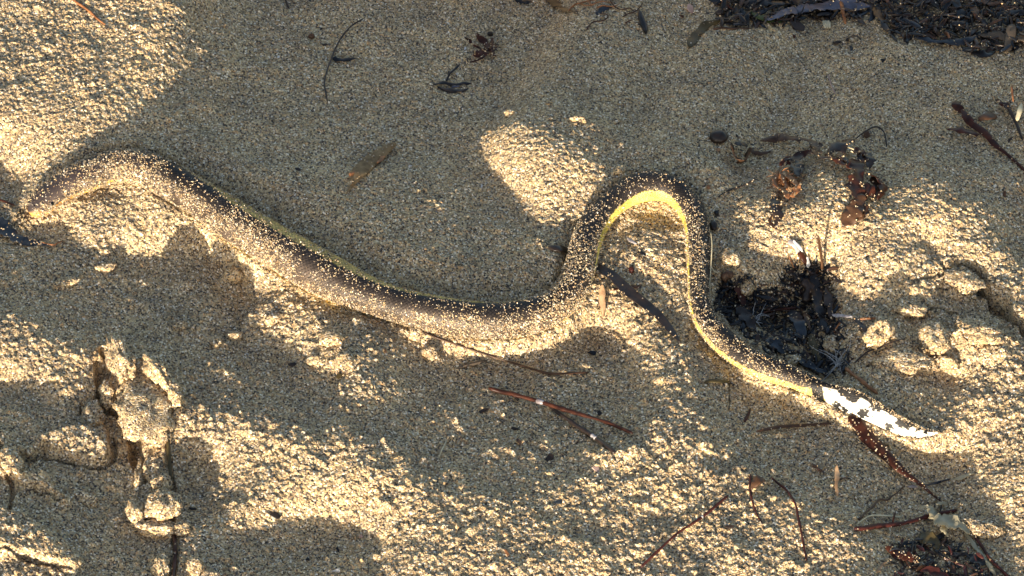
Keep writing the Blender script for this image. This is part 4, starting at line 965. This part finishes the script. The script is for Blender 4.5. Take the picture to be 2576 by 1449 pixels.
# ------------------------------------------------------------------ lower right: kelp strap, stems and frilly weed
blade('kelp_strap', [(2140,1044),(2166,1074),(2192,1107,1),(2238,1153,2),(2278,1190,3),(2314,1217,3),(2346,1244,2),(2378,1270)], [34, 40, 38, 32, 25, 14, 7, 4], 'redbrown', 'broad red-brown kelp strap tapering away from under the tail', thick=1.2, lift=1.4, sp=90, camber=.25, jit=.06)
blade('brown_twig', [(1904,1085),(1930,1079,1),(1963,1073,1),(2000,1071,1),(2039,1069),(2098,1064)], [6, 10, 10, 9, 9, 4], 'brown', 'flat brown stem in the shade below the tail', 'stem', thick=1.2, lift=1, sp=14)
blade('leaf_shard', [(2043,1166,1),(2054,1176,1),(2070,1187)], [8, 13, 5], 'brown', 'small brown leaf shard left of the upright split leaf', 'leaf', sp=3)
blade('split_leaf', [(2107,1246),(2104,1224,1),(2106,1202,2),(2104,1186,3),(2106,1168,5)], [7, 8, 11, 11, 4], 'tan', 'upright split leaf left of the kelp strap', 'leaf', thick=.7)
stem('twig', [(2112,1206),(2126,1202,1),(2140,1204)], 2, 'dark', 'tiny dark twig beside the upright split leaf')
t = thing('weed_piece', 'dark red stem with a crescent brown leaf', 'seaweed', 1900, 1240)
stem('stem', [(1888,1194),(1887,1226,1),(1893,1262,1),(1904,1294),(1918,1316)], 3.4, 'red', parent=t, r1=2)
blade('leaf', [(1890,1232,2),(1900,1214,3),(1912,1204,3),(1926,1208,2)], [10, 20, 22, 10], 'brown', parent=t, lift=2, camber=.5)
stem('long_twig', [(1940,1201),(1960,1218,1),(1978,1232,1),(2000,1266,1),(2008,1300,1),(2014,1330,1),(2021,1367,1),(2029,1412)], 3.2, 'red', 'long bent dark red stem running down through sunlit sand', 'stem', r1=2.2, nodes_=4)
stem('wavy_root', [(2160,1308),(2176,1290,1),(2195,1275,1),(2211,1257,1),(2232,1258,1),(2244,1248,1),(2256,1240,1),(2274,1223,1)], 2.8, 'brown', 'wavy brown root left of the kelp strap tip', 'root', r1=2)
chip('pale_shard', 2300, 1223, 32, 11, 3, 'lilac', 'pale grey shard crossing the narrow end of the kelp strap', 'shard', lift=1.5)
blade('lit_leaf', [(2396,1206),(2420,1200,1),(2452,1189)], [8, 14, 4], 'pale', 'pale sunlit leaf to the right of the kelp strap tip', 'leaf')
blade('dark_leaf', [(2314,1222,1),(2350,1216,1),(2392,1204)], [6, 8, 5], 'black', 'thin black leaf joining the kelp strap and the pale sunlit leaf', 'leaf')
stem('twig', [(2362,1250,2),(2368,1268,2),(2364,1294,1)], 2, 'black', 'short black curved twig touching the dark red branch')
stem('red_branch', [(2150,1330),(2176,1328,1),(2201,1324,2),(2240,1320,2),(2278,1315,2),(2345,1296,2),(2408,1283)], 6.5, 'red', 'thick dark red branch lying below the kelp strap', 'branch', r1=5, sp=14, nodes_=2)
stem('straw', [(2156,1318,1),(2176,1304,2),(2192,1297,2),(2228,1297,2),(2268,1301,1)], 1.8, 'straw', 'bent pale straw above the dark red branch', 'straw')
stem('twig', [(2252,1288,5),(2248,1304,4),(2243,1324,2)], 2.6, 'redbrown', 'short upright red twig crossing the dark red branch')
t = thing('frilly_weed', 'pale frilly translucent weed beside the dark red branch', 'seaweed', 2390, 1310)
for pts, w in [([(2344,1274,3),(2346,1292,3),(2350,1306,2)], [10, 16, 24]), ([(2348,1308,3),(2372,1308,4),(2398,1314,3),(2422,1328,2),(2440,1344,1)], [20, 36, 30, 20, 8]), ([(2368,1318,2),(2376,1336,2),(2386,1350)], [20, 18, 8]),
               ([(2344,1276,3),(2326,1274,2),(2312,1284)], [8, 7, 3]), ([(2356,1268,3),(2372,1264,2),(2386,1274)], [6, 8, 4])]:
    blade('frill', pts, [q * 1.3 for q in w], 'pale', parent=t, lift=3, camber=.5, jit=.3, tilt=12, thick=.3)
blade('brown_leaf', [(2314,1344,1),(2334,1352,2),(2352,1366,2),(2362,1382,1)], [16, 34, 34, 12], 'olive', 'dark olive leaf in the hollow below the frilly weed', 'leaf', lift=1.5, camber=.4)
blade('weed_strap', [(2228,1376,1),(2250,1386,2),(2280,1398,2),(2310,1414,1)], [12, 26, 30, 12], 'redbrown', 'dull red blade below the dark red branch', 'seaweed', lift=1.5, sp=30)
blade('weed_strap', [(2316,1436,1),(2336,1432,2),(2360,1442,2),(2390,1456,1)], [10, 20, 22, 12], 'red', 'red curled blade at the bottom below the olive leaf', 'seaweed', lift=1.5, camber=.6)
blade('tan_weed', [(2206,1440),(2218,1422,1),(2232,1412,1)], [6, 8, 4], 'tan', 'small tan blade left of the red curled blade', 'seaweed')
stem('weed_twig', [(2452,1350,1),(2470,1374,1),(2492,1407,1),(2531,1446,1),(2552,1470)], 4, 'red', 'dark red stem in the bottom corner right of the hollow', 'stem', sp=8)
blade('pale_weed', [(2428,1340,1),(2452,1372,1),(2480,1410,1),(2508,1450)], [8, 10, 10, 8], 'pale', 'narrow pale blade beside the dark red corner stem', 'seaweed')
blade('dark_leaf', [(2430,1400,1),(2456,1408,2),(2480,1420,1)], [14, 30, 14], 'black', 'glossy black leaf in the bottom hollow', 'leaf', camber=.4)
blade('olive_leaf', [(1772,962),(1790,958,1),(1812,960,1),(1836,960)], [6, 14, 12, 4], 'olive', 'small olive leaf in the shade below the yellow flank', 'leaf', thick=1)
stem('twig', [(1836,962),(1834,985),(1836,1012),(1834,1034)], 1.4, 'olive', 'thin olive stalk hanging from the small olive leaf')
blade('red_leaf', [(1888,1026,1),(1882,1042,1),(1872,1062)], [4, 10, 6], 'redbrown', 'small red pointed leaf above the flat brown stem', 'leaf')
# ------------------------------------------------------------------ inside the loop
blade('weed_strap', [(1488,664,1),(1520,682,3),(1543,696,4),(1579,731,5),(1625,767,5),(1652,789,4),(1679,820,3),(1711,861)], [26, 32, 31, 34, 30, 24, 19, 8], 'dark', 'long glossy dark brown blade slanting across the loop', thick=.9, lift=1.6, camber=.28, jit=.04, sp=26, tilt=4, tip=.4)
blade('upright_leaf', [(1516,800),(1517,778,2),(1515,752,4),(1515,734,6),(1515,714,8)], [5, 9, 15, 17, 6], 'tan', 'pale orange pointed leaf beside the long dark blade', 'leaf', thick=.6, camber=.3)
pebble('seed', 1589, 678, 8, 10, 7, 'red', 'dark red seed beside the long dark blade')
chip('chip', 1617, 638, 14, 24, 70, 'black', 'black chip inside the loop')
blade('glossy_shard', [(1578,598,2),(1588,606,2),(1602,614,1)], [8, 14, 6], 'lilac', 'shiny brown and white shard inside the loop', 'shard', thick=1)
blade('red_strip', [(1536,728),(1560,726,1),(1584,722,1),(1610,719)], [8, 12, 11, 6], 'redbrown', 'dark red strip passing under the long dark blade', 'seaweed')
blade('dark_slab', [(1380,620),(1396,624,1),(1412,624,1),(1430,630)], [12, 22, 26, 22], 'dark', 'dark slab of weed at the outside of the loop', 'seaweed', thick=1.2)
# ------------------------------------------------------------------ left edge
blade('blue_black_leaf', [(-30,556,2),(0,572,3),(30,590,2),(62,606,1),(100,613),(138,615)], [44, 46, 40, 26, 13, 4], 'blueblack', 'blue-black strap lying below the snout of the snake', 'seaweed', lift=1.6, sp=40)
stem('twig', [(104,609,2),(118,613,2),(135,616,2),(146,610,2),(158,606,1)], 2, 'orange', 'curly sunlit twig on the tip of the blue-black strap')
stem('twig', [(-20,494,3),(4,504,2),(36,516,1)], 3, 'redbrown', 'short dark red twig left of the snout')
stem('olive_twig', [(420,1074,2),(422,1100,3),(425,1143,3),(428,1180,2),(430,1206,1)], 4.5, 'olive', 'straight olive stem along the crack in the crust', 'stem')
stem('red_twig', [(437,1342,2),(440,1365,3),(441,1384,3),(439,1420,3),(436,1462,2)], 5, 'redbrown', 'red-brown stem below the round pale clod', 'stem', sp=8)
# ------------------------------------------------------------------ bottom middle: sticks and chips
t = thing('forked_stick', 'reddish stick with a white band lying in the shade below the snake', 'stick', 1420, 1040)
stem('shaft', [(1229,976,1),(1260,985,1),(1293,992,2),(1360,1011,3),(1437,1035,4),(1523,1061,3),(1592,1090,1)], 5.6, 'redbrown', parent=t, r1=5, nodes_=3, lift=1.5)
stem('white_band', [(1348,1008,3),(1360,1011,3),(1374,1015,3)], 6.2, 'lilac', parent=t, lift=1.5)
stem('side_knot', [(1290,994,2),(1300,1002,1),(1304,1008)], 4, 'dark', parent=t)
t = thing('dark_stick', 'dark knobbly stick lying under the reddish stick', 'stick', 1470, 1080)
stem('shaft', [(1382,1022,1),(1410,1042,1),(1437,1061,1),(1462,1078,1),(1485,1092,1),(1518,1116,1),(1547,1140)], 5.5, 'dark', parent=t, r1=6, nodes_=5, lift=1)
stem('white_band', [(1488,1094,2),(1494,1098,2),(1500,1103,2)], 5.6, 'lilac', parent=t, lift=1)
stem('orange_twig', [(1060,833,1),(1100,850,1),(1150,867),(1236,896,1),(1313,920,1),(1380,939,1),(1430,939,1),(1482,937)], 2.7, 'brown', 'long thin orange stem running out from under the snake', 'stem', r1=2.8, nodes_=6)
stem('twig', [(1370,946),(1392,941,1),(1416,938,1)], 2, 'brown', 'short twig alongside the end of the long orange stem')
stem('stick', [(1150,926),(1185,917,1),(1224,907)], 3.6, 'greybrown', 'short grey stick below the long orange stem', 'stick')
for x, y, lx, ly, a, m, lb in [(1490,889,26,16,10,'black','black chip in the shade below the dip of the snake'), (1217,1035,36,18,10,'dark','dark scrap left of the knobbly stick'), (1381,1152,26,24,-15,'dark','square dark chip with a pale edge below the sticks'),
    (1404,1265,30,15,12,'blueblack','dark oblong chip between shade and sunlit crumbs'), (1835,1325,28,13,8,'dark','dark oblong chip right of the thin red stick'), (1305,1109,12,24,30,'dark','narrow dark scrap left of the square dark chip'),
    (1452,1112,20,8,25,'dark','thin dark flake below the middle of the sticks'), (1510,1040,16,18,0,'dark','dark flake touching the reddish stick'), (1296,1078,26,7,0,'dark','flat dark flake above the narrow dark scrap'),
    (1268,1390,40,18,-35,'orange','orange-brown leaf piece on sunlit sand near the bottom'), (694,1297,34,18,-15,'dark','brown winged scrap on sunlit sand left of the shaded hollow'), (482,1279,24,8,8,'black','black scrap beside the round pale clod'),
    (849,1383,10,20,20,'black','black fleck in the bottom shaded hollow'), (774,1408,12,10,20,'black','small black fleck left of the black fleck in the hollow'), (858,950,26,22,0,'olive','brown disc scrap above the small sunlit triangle'),
    (736,918,26,18,0,'dark','dark disc scrap in the shade below the snake'), (968,881,20,14,0,'brown','brown crumb scrap under the dip of the snake'), (1499,1178,34,16,-50,'pink','pinkish scrap below the tip of the knobbly stick'),
    (914,1349,24,9,8,'pink','pinkish shell flake at the edge of the shaded hollow'), (845,1438,20,13,5,'white','white shell flake at the bottom of the shaded hollow'), (1228,842,10,10,0,'white','white fleck stuck in sand by the snake'),
    (1800,960,0,0,0,'dark','')]:
    if lx: chip('shell_chip' if 'shell' in lb else 'scrap', x, y, lx, ly, a, m, lb, 'shell' if 'shell' in lb else 'scrap', tilt=12, thick=1)
stem('straw', [(1103,1153),(1112,1131,1),(1124,1108)], 1.7, 'straw', 'single pale straw upright in the shade below the snake', 'straw')
t = thing('red_stick', 'thin straight red stick with a white spot', 'stick', 1720, 1330)
stem('shaft', [(1612,1427),(1655,1386,1),(1701,1344,2),(1740,1318,2),(1772,1296,2),(1832,1246,1)], 3.4, 'red', parent=t, nodes_=3, lift=1)
stem('white_spot', [(1764,1302,2),(1769,1298,2),(1775,1294,2)], 4, 'white', parent=t, lift=1)
grains('speck_sand_grains', np.vstack(SPECK_C), np.concatenate(SPECK_R), 'pale sand grains sprinkled over the weed and twigs')
